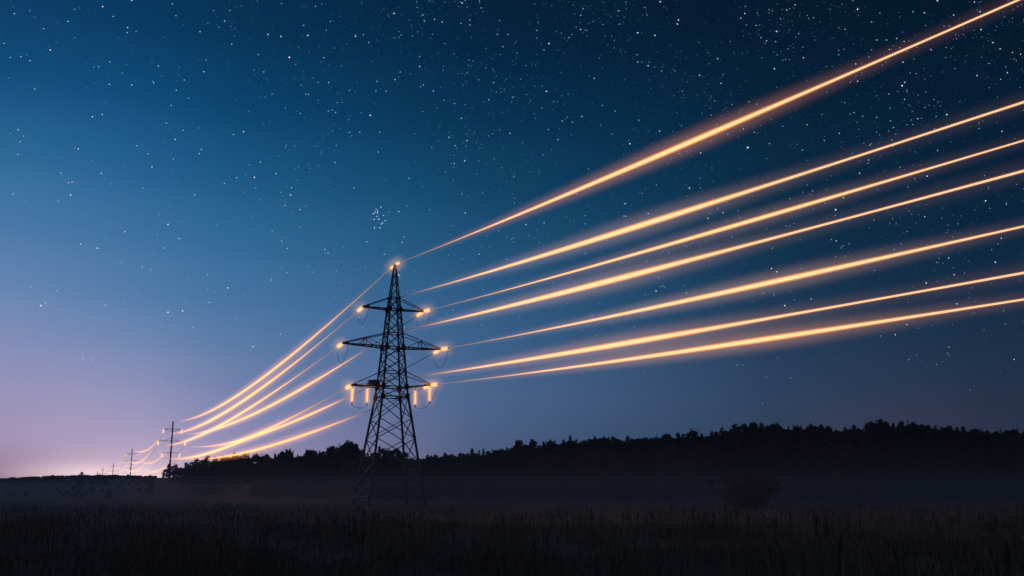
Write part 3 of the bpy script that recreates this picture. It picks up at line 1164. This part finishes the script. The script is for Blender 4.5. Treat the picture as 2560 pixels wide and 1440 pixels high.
# ------------------------------------------------------------------ concrete poles along the line
POLES = [(424, 1172, 433, 1053, 537), (322, 1200, 331, 1122, 890), (281, 1195, 284, 1157, 1270), (256.5, 1196, 258, 1168, 1680), (243, 1196, 244, 1177, 2060)]
POLE_LABELS = ['nearest and tallest concrete pole with three lit crossarms, at the edge of the woods', 'second concrete pole in the row, half the height of the nearest one',
               'third concrete pole in the row, small and faint above the hill crest', 'fourth pole in the row, tiny against the bright horizon', 'last pole in the row, barely visible at the bright horizon']
PH = 28.0
P_TOPARM, P_MIDARM, P_LOWARM = PH - 4.35, PH - 10.9, PH - 17.35
P_REACH = {'top': 4.75, 'mid': 7.1, 'low': 4.6}
P_Z = {'top': P_TOPARM, 'mid': P_MIDARM, 'low': P_LOWARM}
PINS = insulator_mesh(2.3, 0.30, 8, 0.22)
PINS.materials.append(GLOWGLASS_FAR)


def make_pole():
    root = empty('concrete_pole', (0, 0, 0))
    m = MB()
    m.tube([(0, 0, -3.0), (0, 0, PH * 0.5), (0, 0, PH - 0.6), (0, 0, PH)], [0.50, 0.42, 0.34, 0.20], 12)
    m.build('shaft', CONCRETE, root, True)
    for nm in ('top', 'mid', 'low'):
        z, R = P_Z[nm], P_REACH[nm]
        m = MB()
        m.bar((-R, 0, z), (R, 0, z), 0.24)
        for s in (-1, 1):
            if nm == 'top': m.bar((s * 0.4, 0, z - 1.35), (s * R * 0.92, 0, z - 0.1), 0.16)
            if nm == 'mid':
                m.bar((s * 0.4, 0, z + 1.9), (s * R * 0.5, 0, z + 0.1), 0.16)
        m.bar((-0.5, 0, z), (0.5, 0, z), 0.62, 0.5)
        m.build('crossarm', STEEL, root)
        for s in (-1, 1):
            o = bpy.data.objects.new('insulator', PINS)
            COL.objects.link(o)
            o.parent = root
            o.location = (s * R, 0, z - 0.12)
            o.rotation_euler = (PI, 0, 0)
    return root


pole0 = make_pole()
POLE_POS = []
for k, (bx, by, tx, ty, Y) in enumerate(POLES):
    top = at_y(tx, ty, Y)
    o = pole0 if k == 0 else copy_tree(pole0)
    z = top[2] - PH
    o.location = (top[0], Y, z)
    o.rotation_euler = (0, 0, PHI)
    tag(o, POLE_LABELS[k], 'power pole', 'concrete poles in a row along the line')
    POLE_POS.append(np.array([top[0], Y, z]))
GLOW_PINS = glow_mat('glow_pole_insulator', 0, 0, cap=(1.0, 0.7, 2.2, 0.5, 0.08, GC1, GC2), step=0.15)
for k in range(1):
    for nm in P_Z:
        for s in (-1, 1):
            c = POLE_POS[k] + UX * (s * P_REACH[nm]) + np.array([0, 0, P_Z[nm] - 1.25])
            g = ellipsoid(1.0, 2.27, 'insulator_glow', GLOW_PINS, tuple(c), (1, 0, 0, 0))
            tag(g, 'small orange glow around the lit insulators of the nearest pole', 'glow', 'orange glow around the pole insulators', kind='stuff')


def pole_point(k, nm, s):
    if nm == 'earth': return POLE_POS[k] + np.array([0, 0, PH - 0.1])
    return POLE_POS[k] + UX * (s * P_REACH[nm]) + np.array([0, 0, P_Z[nm] - 2.5])


def ray_plane(x, y, A, d):
    """where the sight line through pixel (x, y) meets the upright plane through A along d: (distance along d, height)"""
    r = ray(x, y)
    n = np.array([-d[1], d[0], 0])
    s = ((A - EYE) @ n) / (r @ n)
    p = EYE + r * s
    return (p - A) @ d, p[2]


# ------------------------------------------------------------------ spans to the right of the pylon
PEAK_W = to_world((0, 0, Z_PEAK))
RIGHT = [('earth', 0, (1706, 363.5), (2401, 63)), ('top', -1, (1706, 530.5), (2560, 255)), ('top', 1, (1706, 601.5), (2560, 351)), ('mid', -1, (1706, 655), (2560, 427)),
         ('mid', 1, (1706, 753.5), (2560, 565.7)), ('low', -1, (1706, 833.6), (2560, 682)), ('low', 1, (1706, 878.7), (2560, 748.5))]
R_LABELS = ['topmost glowing wire rising steeply from the pylon peak to the upper right corner', 'second glowing wire from the top on the right',
            'third glowing wire on the right, from the right tip of the upper crossarm', 'fourth glowing wire on the right, emerging from behind the pylon below the upper crossarm',
            'fifth glowing wire on the right, from the right tip of the middle crossarm', 'second lowest glowing wire on the right side of the pylon',
            'lowest glowing wire on the right, from the right tip of the lower crossarm']
DR = -WX
azR = math.atan2(DR[1], DR[0])
OR1 = (1.0, 0.37, 0.012)
SIZES = [1.1, 1.08, 0.85, 1.02, 1.08, 0.95, 1.02]
C2S = [(0.95, 0.36, 0.20), (0.85, 0.50, 0.40), (0.75, 0.40, 0.30), (0.85, 0.45, 0.30), (0.85, 0.48, 0.34), (0.9, 0.42, 0.20), (0.95, 0.42, 0.18)]
B2S = [0.17, 0.13, 0.13, 0.15, 0.17, 0.17, 0.20]
for k, (nm, s, M_, E_) in enumerate(RIGHT):
    tip = PEAK_W if nm == 'earth' else to_world(ARMS[nm, s])
    t1, z1 = ray_plane(*M_, tip, DR)
    t2, z2 = ray_plane(*E_, tip, DR)
    y1, y2 = z1 - tip[2], z2 - tip[2]
    b = (y2 / t2 - y1 / t1) / (t2 - t1)
    a = y1 / t1 - b * t1
    print('right', nm, s, 't', round(t1, 1), round(t2, 1), 'a', round(a, 3), 'b', round(b, 5))
    dl = (0.0, -1.0, a)
    if nm == 'earth':
        e = string((0.0, -0.45, Z_PEAK - 0.05), dl, True, PEAK_ME, 2.15, GLOW_PEAK, 0.8, 0.1, False)
        x0 = 2.6
    else:
        lit = s == 1
        e = string(ARMS[nm, s] + np.array([0, -0.25, 0]), dl, lit, INS_ME if lit else INS_DARK, 2.75, GLOW_INS, 1.2, lab=None if lit else 'unlit dark insulator string')
        x0 = 3.6
    P = Prof({('top', -1): 18, ('mid', -1): 26, ('low', -1): 24}.get((nm, s), 4), 94, 84, 116, 0.20, 0.034, 0.128 * SIZES[k], 2.9, 9.5, 0.4, 0.9, B2S[k] * 0.8, OR1, C2S[k])
    dark = {'top': 23, 'mid': 38, 'low': 35}.get(nm, 0) if s == -1 else 0
    hang('power_line', tip, azR, a, b, x0, 215, P, WIRE_R, R_LABELS[k], 'glowing wires running right from the pylon', 90, 8, True, 0.035, glow_label='soft warm glow around the wires right of the pylon', base_glow=0.32, dark=dark)

# ------------------------------------------------------------------ spans from the pylon to the nearest pole
LEFT = [('earth', 0, (596, 987)), ('top', -1, (652.8, 970.8)), ('mid', -1, (655, 1000)), ('top', 1, (711.8, 995.6)), ('mid', 1, (714, 1062)), ('low', -1, (640, 1087)), ('low', 1, (714, 1103))]
L_LABELS = ['uppermost glowing wire from the pylon peak down to the nearest pole', 'glowing wire from the left tip of the upper crossarm down to the nearest pole',
            'glowing wire from the left tip of the middle crossarm down to the nearest pole', 'glowing wire emerging behind the left middle crossarm and running to the nearest pole',
            'glowing wire crossing another just left of the pylon and ending level at the nearest pole', 'glowing wire from the left tip of the lower crossarm sinking to the treetops',
            'lowest glowing wire left of the pylon, skimming the treetops']
LSIZE = [1.0, 1.05, 0.8, 1.15, 1.0, 0.9, 1.15]
for k, (nm, s, M_) in enumerate(LEFT):
    tip = PEAK_W if nm == 'earth' else to_world(ARMS[nm, s])
    end = pole_point(0, nm, s)
    hv = end - tip
    Lh = math.hypot(hv[0], hv[1])
    d = np.array([hv[0] / Lh, hv[1] / Lh, 0])
    t1, z1 = ray_plane(*M_, tip, d)
    y1, y2 = z1 - tip[2], hv[2]
    b = (y2 / Lh - y1 / t1) / (Lh - t1)
    a = y1 / t1 - b * t1
    print('left', nm, s, 't', round(t1, 1), round(Lh, 1), 'a', round(a, 3), 'b', round(b, 6))
    dl = (d @ UX, d @ WX, a)
    if nm == 'earth':
        string((0.0, 0.45, Z_PEAK - 0.05), dl, True, PEAK_ME, 2.15, GLOW_PEAK, 0.8, 0.1, False)
        x0 = 2.6
    else:
        string(ARMS[nm, s] + np.array([0, 0.25, 0]), dl, True, INS_ME, 2.75, GLOW_INS, 1.2)
        x0 = 3.6
    q = LSIZE[k]
    P = Prof({('top', 1): 22, ('mid', 1): 48, ('low', 1): 30}.get((nm, s), 2), 105, 170, 372 if s == -1 else 390, 0.02, 0.055, 0.135 * q, 3.3, 12.0, 0.5, 0.50, 0.075, (1.0, 0.33, 0.002), (1.0, 0.38, 0.10))
    hang('power_line', tip, math.atan2(d[1], d[0]), a, b, x0, Lh - 0.4, P, WIRE_L, L_LABELS[k], 'glowing wires between the pylon and the nearest pole', 90, 8, True, 0.02, glow_label='soft orange glow around the wires left of the pylon', base_glow=0.3, dark={'top': 33, 'mid': 60, 'low': 40}.get(nm, 0) if s == 1 else 0, dark_end={-1: 34, 0: 16, 1: 6}[s])

# ------------------------------------------------------------------ far spans between the poles
ORDER = [('earth', 0), ('top', -1), ('top', 1), ('mid', -1), ('mid', 1), ('low', -1), ('low', 1)]
ON = {('earth', 0): 'pole-top wire', ('top', -1): 'left wire of the upper arms', ('top', 1): 'right wire of the upper arms', ('mid', -1): 'left wire of the middle arms',
      ('mid', 1): 'right wire of the middle arms', ('low', -1): 'left wire of the lower arms', ('low', 1): 'right wire of the lower arms'}
SPAN = ['between the nearest and the second pole', 'between the second and the third pole', 'between the third and the fourth pole', 'between the fourth and the last pole']
for k in range(4):
    for nm, s in ORDER:
        A = pole_point(k, nm, s); B = pole_point(k + 1, nm, s)
        hv = B - A
        Lh = math.hypot(hv[0], hv[1])
        sag = (10.5 if k == 0 else 11) * (0.8 if nm == 'earth' else 1.0)
        if nm == 'low': sag *= 0.85
        b = 4 * sag / Lh ** 2
        a = hv[2] / Lh - b * Lh
        rr = [0.16, 0.19, 0.22, 0.24][k]
        P = Prof(26, Lh * 0.42, Lh * 0.6, Lh - 22, 0.04, 0.06, rr, 2.2, 6.0, 0.4, 0.16, 0.022, (1.0, 0.38, 0.03), (1.0, 0.48, 0.2))
        hang('power_line', A, math.atan2(hv[1], hv[0]), a, b, 0.3, Lh - 0.3, P, WIRE_F, 'faint glowing ' + ON[nm, s] + ' ' + SPAN[k], 'glowing wires between the far poles', 40, 6,
             True if k == 0 else None, 0.03, glow_label='soft orange glow around the wires beyond the nearest pole', base_glow=0.06, dark_end=10)


# ------------------------------------------------------------------ jumper loops and hanging strings of the pylon
def jumper(p, q, drop, bend=0.0):
    p, q = np.asarray(p, float), np.asarray(q, float)
    pts = []
    for k in range(17):
        t = k / 16
        c = p * (1 - t) + q * t
        c[2] -= drop * (1 - (2 * t - 1) ** 2) ** 0.8
        c[0] += bend * math.sin(PI * t)
        pts.append(tuple(c))
    m = MB()
    m.tube(pts, 0.03, 6)
    m.build('jumper_wire', DARKWIRE, pylon, True)


for nm, drop in (('top', 2.0), ('mid', 2.4)):
    for s in (-1, 1):
        t = ARMS[nm, s]
        jumper(t + np.array([0, 3.6, -0.9]), t + np.array([0, -3.6, -0.6]), drop)
for s in (-1, 1):
    t = ARMS['low', s]
    inn = np.array([s * 4.1, 0, Z_LOW])
    z1 = min(t[2], Z_LOW) - 0.15
    pts = []
    for base, xx in ((np.array([t[0] - s * 0.15, 0, t[2]]), 0), (inn, 1)):
        pts.append(string(base, (0.0, 0.0, -1.0), True, HANG_ME, 2.15, GLOW_HANG, 0.95, 0.45, True))
    jumper(pts[0], pts[1], 0.55)
    jumper(t + np.array([0, -3.5, -0.4]), np.array(pts[0]) + np.array([0, -0.05, 0]), 0.5)

# ------------------------------------------------------------------ mist lying over the meadow
mist = bpy.data.materials.new('ground_mist')
mist.use_nodes = True
nt = mist.node_tree
nt.nodes.clear()
out = nt.nodes.new('ShaderNodeOutputMaterial')
pv = nt.nodes.new('ShaderNodeVolumePrincipled')
pv.inputs['Color'].default_value = (0.85, 0.85, 0.9, 1)
pv.inputs['Density'].default_value = 0.0017
pv.inputs['Anisotropy'].default_value = 0.2
nt.links.new(pv.outputs[0], out.inputs['Volume'])
mist.cycles.homogeneous_volume = True
mb = MB()
mb.bar((0, -80, 1.9), (0, 720, 1.9), 1500, 7.8)
o = mb.build('mist', mist)
tag(o, 'thin pale mist lying over the meadow in front of the woods', 'mist', kind='stuff')


# ------------------------------------------------------------------ stars
def star_list():
    S = []

    def add(ox, oy, seq):
        for t in seq:
            S.append((ox + t[0] / 3.0, oy + t[1] / 3.0, t[2] if len(t) > 2 else 1, t[3] if len(t) > 3 else 'w'))
    add(0, 0, [(988, 3, 2), (1293, 28), (770, 50, 2, 'r'), (108, 102, 1.4), (560, 70, 1, 'b'), (510, 160, 1.4), (327, 215), (849, 123), (957, 207, 2, 'b'), (955, 245), (1320, 118), (1685, 158, 1.5),
               (1500, 238, 1.4), (2010, 258, 2), (2108, 273, 2.2), (2308, 266, 2.4), (1738, 332, 1.3), (1938, 410), (2170, 430, 3), (2428, 432), (2365, 48), (377, 375, 2, 'r'), (225, 455), (740, 500), (823, 465),
               (1187, 494, 1.3), (1528, 538, 1.6), (1978, 540, 1.2, 'b'), (1152, 622), (988, 637, 1.3), (818, 631), (1382, 600), (1322, 677), (1415, 737), (2294, 706), (2313, 708), (693, 876, 1.8), (767, 858, 1.4), (1285, 790),
               (1248, 923), (1374, 977), (1314, 1046, 1.7), (1827, 988, 2), (1750, 1010), (137, 973, 1.4), (176, 1020), (152, 1063), (1026, 1093, 1.2, 'b'), (587, 1117, 1.6), (134, 1160), (1112, 1153, 1, 'r'), (1510, 1121, 1.4, 'r'),
               (1495, 1153, 1.3), (1300, 1192), (1140, 1252, 1.5), (760, 1300, 1.6), (458, 1298), (513, 1370), (541, 1365), (1954, 1217), (2071, 1301, 1.3), (1908, 1330, 2.4), (1775, 1332), (1683, 1377), (2187, 1407),
               (2252, 850), (2462, 833), (2517, 843, 1.2), (2522, 1090), (2513, 1219, 1.2), (2530, 770), (2464, 620), (2277, 190), (2447, 228), (2478, 160), (260, 667, 1, 'r'), (32, 325), (78, 430), (157, 425)])
    add(853, 0, [(908, 23, 2), (1050, 60), (396, 101, 2.2), (964, 150), (108, 272, 2.2), (166, 260), (207, 320), (1558, 327, 2.3), (1213, 350), (587, 425), (588, 498, 1.8), (1540, 685, 2.2), (403, 597, 1.4), (260, 682), (337, 684),
                 (691, 682, 1.3), (617, 637), (1143, 620), (1108, 748, 1.2), (218, 865, 2.3), (901, 887, 1.4), (139, 992, 1.3), (62, 992), (289, 992), (810, 1030, 1.7, 'b'), (1553, 970), (1265, 1000, 1.3), (943, 1054, 1.3), (926, 1206, 2.2, 'b'),
                 (855, 1092), (847, 1226), (1293, 1326), (278, 1140), (507, 1337), (98, 1408), (2165, 1078, 2.2), (1625, 1048), (2388, 983, 1.3), (2233, 902), (1804, 873, 1.6), (1735, 917), (1658, 908), (1960, 790), (2055, 834),
                 (2302, 493, 1.9), (2224, 246, 2.2), (2352, 265, 2.2), (1795, 221, 1.5), (1815, 67, 1.2, 'b'), (1797, 115, 1.5, 'b'), (2082, 80, 1.5), (2393, 13, 2.2), (2529, 150, 2), (2523, 181, 1.4), (2225, 465), (1898, 587, 1.3), (2403, 532),
                 (850, 776), (1285, 730), (1521, 374), (1709, 283, 1.2), (1468, 228, 1, 'b'), (1187, 155), (1172, 257), (1250, 260), (613, 112), (624, 158), (701, 145), (755, 163), (898, 175), (965, 188), (61, 678), (268, 610), (443, 540)])
    add(1706, 0, [(846, 36, 1.3, 'r'), (1314, 70, 2.4), (1912, 5, 2), (2190, 15, 1.4), (467, 101, 1.8), (438, 136, 1.4), (783, 75, 1.4), (1815, 96, 1.8, 'b'), (1730, 88), (2233, 88, 1.6), (2034, 113, 1.4), (1420, 165), (1221, 220), (983, 133), (707, 235, 2.2, 'b'),
                  (590, 282, 1.3, 'b'), (631, 306, 1.3), (700, 312), (266, 440, 1.3), (128, 564, 1.5), (290, 624, 1.6), (690, 516, 2), (908, 433, 1.5), (872, 252), (553, 190), (1530, 300, 1.2), (1457, 300), (1607, 288), (1663, 310), (1552, 372), (1656, 466, 1.8, 'b'),
                  (1648, 643, 2.8), (1668, 618, 1.6), (1300, 480, 1.4), (1314, 609, 1.4), (1862, 370), (2240, 222, 2.3, 'b'), (2329, 320, 1.6), (2383, 366, 1.4), (2476, 393), (2536, 406), (2210, 567, 1.7), (2438, 545, 1.8, 'b'), (2387, 595), (1983, 859, 2),
                  (1765, 890, 1.3), (1353, 872), (1288, 845), (1666, 745), (1550, 705), (490, 1107, 4.2, 'b'), (137, 1147, 2, 'b'), (653, 1077, 1.2), (1176, 1000, 1.5, 'b'), (935, 936), (458, 966), (540, 991), (1457, 880, 1.4, 'b'), (1583, 957), (2397, 985, 1.4, 'r'),
                  (1836, 1321, 2), (1328, 1300, 1.4), (1396, 1200), (1406, 1089), (53, 1410, 2), (900, 1125), (1914, 1129)])
    add(0, 480, [(530, 23, 2.2), (98, 15), (1460, 22), (2181, 22, 1.8), (1260, 243, 2), (730, 421, 2.2), (605, 391, 1.4), (1228, 420, 1.4, 'b'), (937, 298, 1.5, 'r'), (1344, 350, 1.4, 'r'), (1066, 563), (1707, 719, 2.2, 'r'), (306, 852, 3.4, 'r'), (340, 832),
                 (1260, 902, 2.6), (1369, 892, 2.5), (1568, 829), (1555, 620), (2154, 424), (2113, 368), (2250, 132), (2138, 100), (788, 849, 1.3), (1447, 1018), (625, 1251, 1.4), (690, 1260), (1897, 1160, 1.4), (2102, 1066), (233, 710), (428, 742), (2436, 430), (2460, 457), (2035, 660), (2150, 607)])
    add(853, 480, [(930, 157, 1.4), (1386, 245, 1.3), (1522, 232), (1035, 467, 1.3), (470, 338), (458, 378), (192, 374), (324, 467), (430, 620, 1.5), (435, 628), (2131, 87, 2, 'b'), (2303, 162, 1.4), (2120, 180), (2135, 182),
                   (2362, 743, 1.8), (2277, 768), (2380, 645), (2393, 710), (2412, 705), (2426, 713), (843, 887), (793, 915), (512, 1243), (253, 1333), (440, 1235), (1130, 1105), (1830, 460), (160, 1017), (1053, 995), (1808, 1035), (1915, 1073), (830, 253), (432, 147, 1.6), (357, 152)])
    add(1706, 480, [(1149, 133, 3), (1146, 176), (1207, 43, 1.6), (193, 197, 1.7), (205, 161), (305, 155, 1.3), (265, 125), (330, 78), (2274, 66, 2.1), (1817, 185, 1.4), (1603, 238), (2430, 90, 1.2, 'b'), (1117, 357), (1154, 367, 1.3), (668, 574, 1.8), (708, 598, 2),
                    (768, 852, 2.4), (606, 760), (965, 801, 1.3), (1829, 682, 2), (2038, 620, 1.4), (2392, 346, 1.4), (2320, 433), (2347, 526, 2.2, 'b'), (1997, 495, 1.5), (1926, 497), (1908, 528), (2366, 390), (2058, 839, 1.7), (1683, 994, 1.2), (1596, 1070, 1.5, 'r'),
                    (2000, 1163), (1988, 1210), (2488, 1256, 1.4, 'r'), (1697, 1258), (811, 1394), (713, 1242), (405, 1299), (1250, 388), (1190, 420), (673, 423), (371, 338), (803, 256), (8, 700), (30, 757, 1.3)])
    return S


PLEIADES = [(273, 145, 1.7), (297, 113, 1), (253, 150, 1), (240, 162, 1.5), (272, 158, 1.6), (247, 205, 1.5), (282, 204, 2.2), (268, 183, 1), (310, 232, 1.6), (300, 240, 1.4), (293, 268, 1.4), (330, 215, 1), (250, 268, 1.1), (318, 176, 0.9), (262, 130, 0.9)]
STARD = 60000.0
STARMAT = {'w': emit_mat('star_white', (0.82, 0.93, 1.0), 1.0), 'b': emit_mat('star_blue', (0.45, 0.80, 1.0), 1.0), 'r': emit_mat('star_pink', (1.0, 0.78, 0.78), 1.0),
           'f': emit_mat('star_faint', (0.40, 0.68, 0.92), 0.7)}
OCT = [(1, 0, 0), (-1, 0, 0), (0, 1, 0), (0, -1, 0), (0, 0, 1), (0, 0, -1)]
OCTF = [(0, 2, 4), (2, 1, 4), (1, 3, 4), (3, 0, 4), (2, 0, 5), (1, 2, 5), (3, 1, 5), (0, 3, 5)]
STARME = {}
for c in 'wbr':
    me = bpy.data.meshes.new('star')
    me.from_pydata(OCT, [], OCTF)
    me.materials.append(STARMAT[c])
    STARME[c] = me


def star_pos(x, y):
    d = ray(x, y)
    return EYE + d / np.linalg.norm(d) * STARD


UNIQUE = {(490, 1107): 'brightest blue-white star, below the topmost right wire', (306, 852): 'big pinkish star low in the left sky', (1260, 902): 'left one of a close pair of bright stars left of the pylon',
          (1369, 892): 'right one of a close pair of bright stars left of the pylon', (1149, 133): 'bright star between the third and fourth right-hand wires', (768, 852): 'bright star between the fifth and sixth right-hand wires',
          (2170, 430): 'bright white star high in the sky left of centre', (1707, 719): 'pinkish star alone in the blue sky left of the pylon peak'}
px1 = STARD / F
SL = star_list()
n_ind = 0
rest = []
SL.sort(key=lambda t: -t[2])
for (x, y, mag, c) in SL:
    if n_ind >= 292:
        rest.append((x, y, mag)); continue
    lab = None
    for (kx, ky), l in UNIQUE.items():
        for ox, oy in ((0, 0), (853, 0), (1706, 0), (0, 480), (853, 480), (1706, 480)):
            if abs(ox + kx / 3 - x) < 0.01 and abs(oy + ky / 3 - y) < 0.01 and mag > 2.1: lab = l
    o = bpy.data.objects.new('star', STARME[c])
    COL.objects.link(o)
    o.location = star_pos(x, y)
    r = px1 * (0.66 + 0.52 * mag)
    o.scale = (r, r, r)
    if lab: tag(o, lab, 'star')
    else:
        side = 'left' if x < 853 else 'middle' if x < 1706 else 'right'
        tag(o, {'left': 'clear pinprick star in the blue left third of the sky', 'middle': 'clear pinprick star in the middle third of the sky', 'right': 'clear pinprick star in the dark right third of the sky'}[side], 'star', 'clear stars in the ' + side + ' third of the sky')
    n_ind += 1


def star_mass(name, items, m, label, cat, kind):
    V, Fc = [], []
    for (x, y, r) in items:
        p = star_pos(x, y); n = len(V)
        for q in OCT: V.append((p[0] + q[0] * r, p[1] + q[1] * r, p[2] + q[2] * r))
        for f in OCTF: Fc.append(tuple(n + k for k in f))
    me = bpy.data.meshes.new(name)
    c = star_pos(items[0][0], items[0][1])
    me.from_pydata([(v[0] - c[0], v[1] - c[1], v[2] - c[2]) for v in V], [], Fc)
    me.materials.append(m)
    o = bpy.data.objects.new(name, me)
    COL.objects.link(o)
    o.location = c
    tag(o, label, cat, kind=kind)
    return o


cl = empty('star_cluster', tuple(star_pos(945, 545)))
tag(cl, 'tight little cluster of blue-white stars above the pylon peak', 'star cluster')
for (a, b, mg) in PLEIADES:
    o = bpy.data.objects.new('star', STARME['b' if mg > 1.3 else 'w'])
    COL.objects.link(o)
    o.parent = cl
    p = star_pos(853 + a / 3, 480 + b / 3) - star_pos(945, 545)
    o.location = tuple(p)
    r = px1 * (0.8 + 0.6 * mg)
    o.scale = (r, r, r)

faint = [(x, y, px1 * (0.8 + 0.5 * m_)) for x, y, m_ in rest]
rng = np.random.default_rng(21)
tries = 0
while len(faint) < 7000 and tries < 90000:
    tries += 1
    x = rng.uniform(-250, 2900); y = rng.uniform(-250, 1090)
    dens = (0.26 + 0.74 * min(1, max(0, (x - 150) / 1000))) * min(1, max(0.08, (1040 - y) / 850)) ** 1.1
    patch = 0.55 + 0.45 * math.sin(x * 0.013 + 2 * math.sin(y * 0.011)) * math.sin(y * 0.017 + 1.0)
    if rng.random() > dens * patch: continue
    r = px1 * (0.4 + 0.95 * rng.random() ** 4.0)
    faint.append((x, y, r))
star_mass('star_field', faint, STARMAT['f'], 'countless faint stars scattered over the night sky', 'stars', 'stuff')
print('trees', n_t, 'stars', n_ind, 'faint', len(faint))
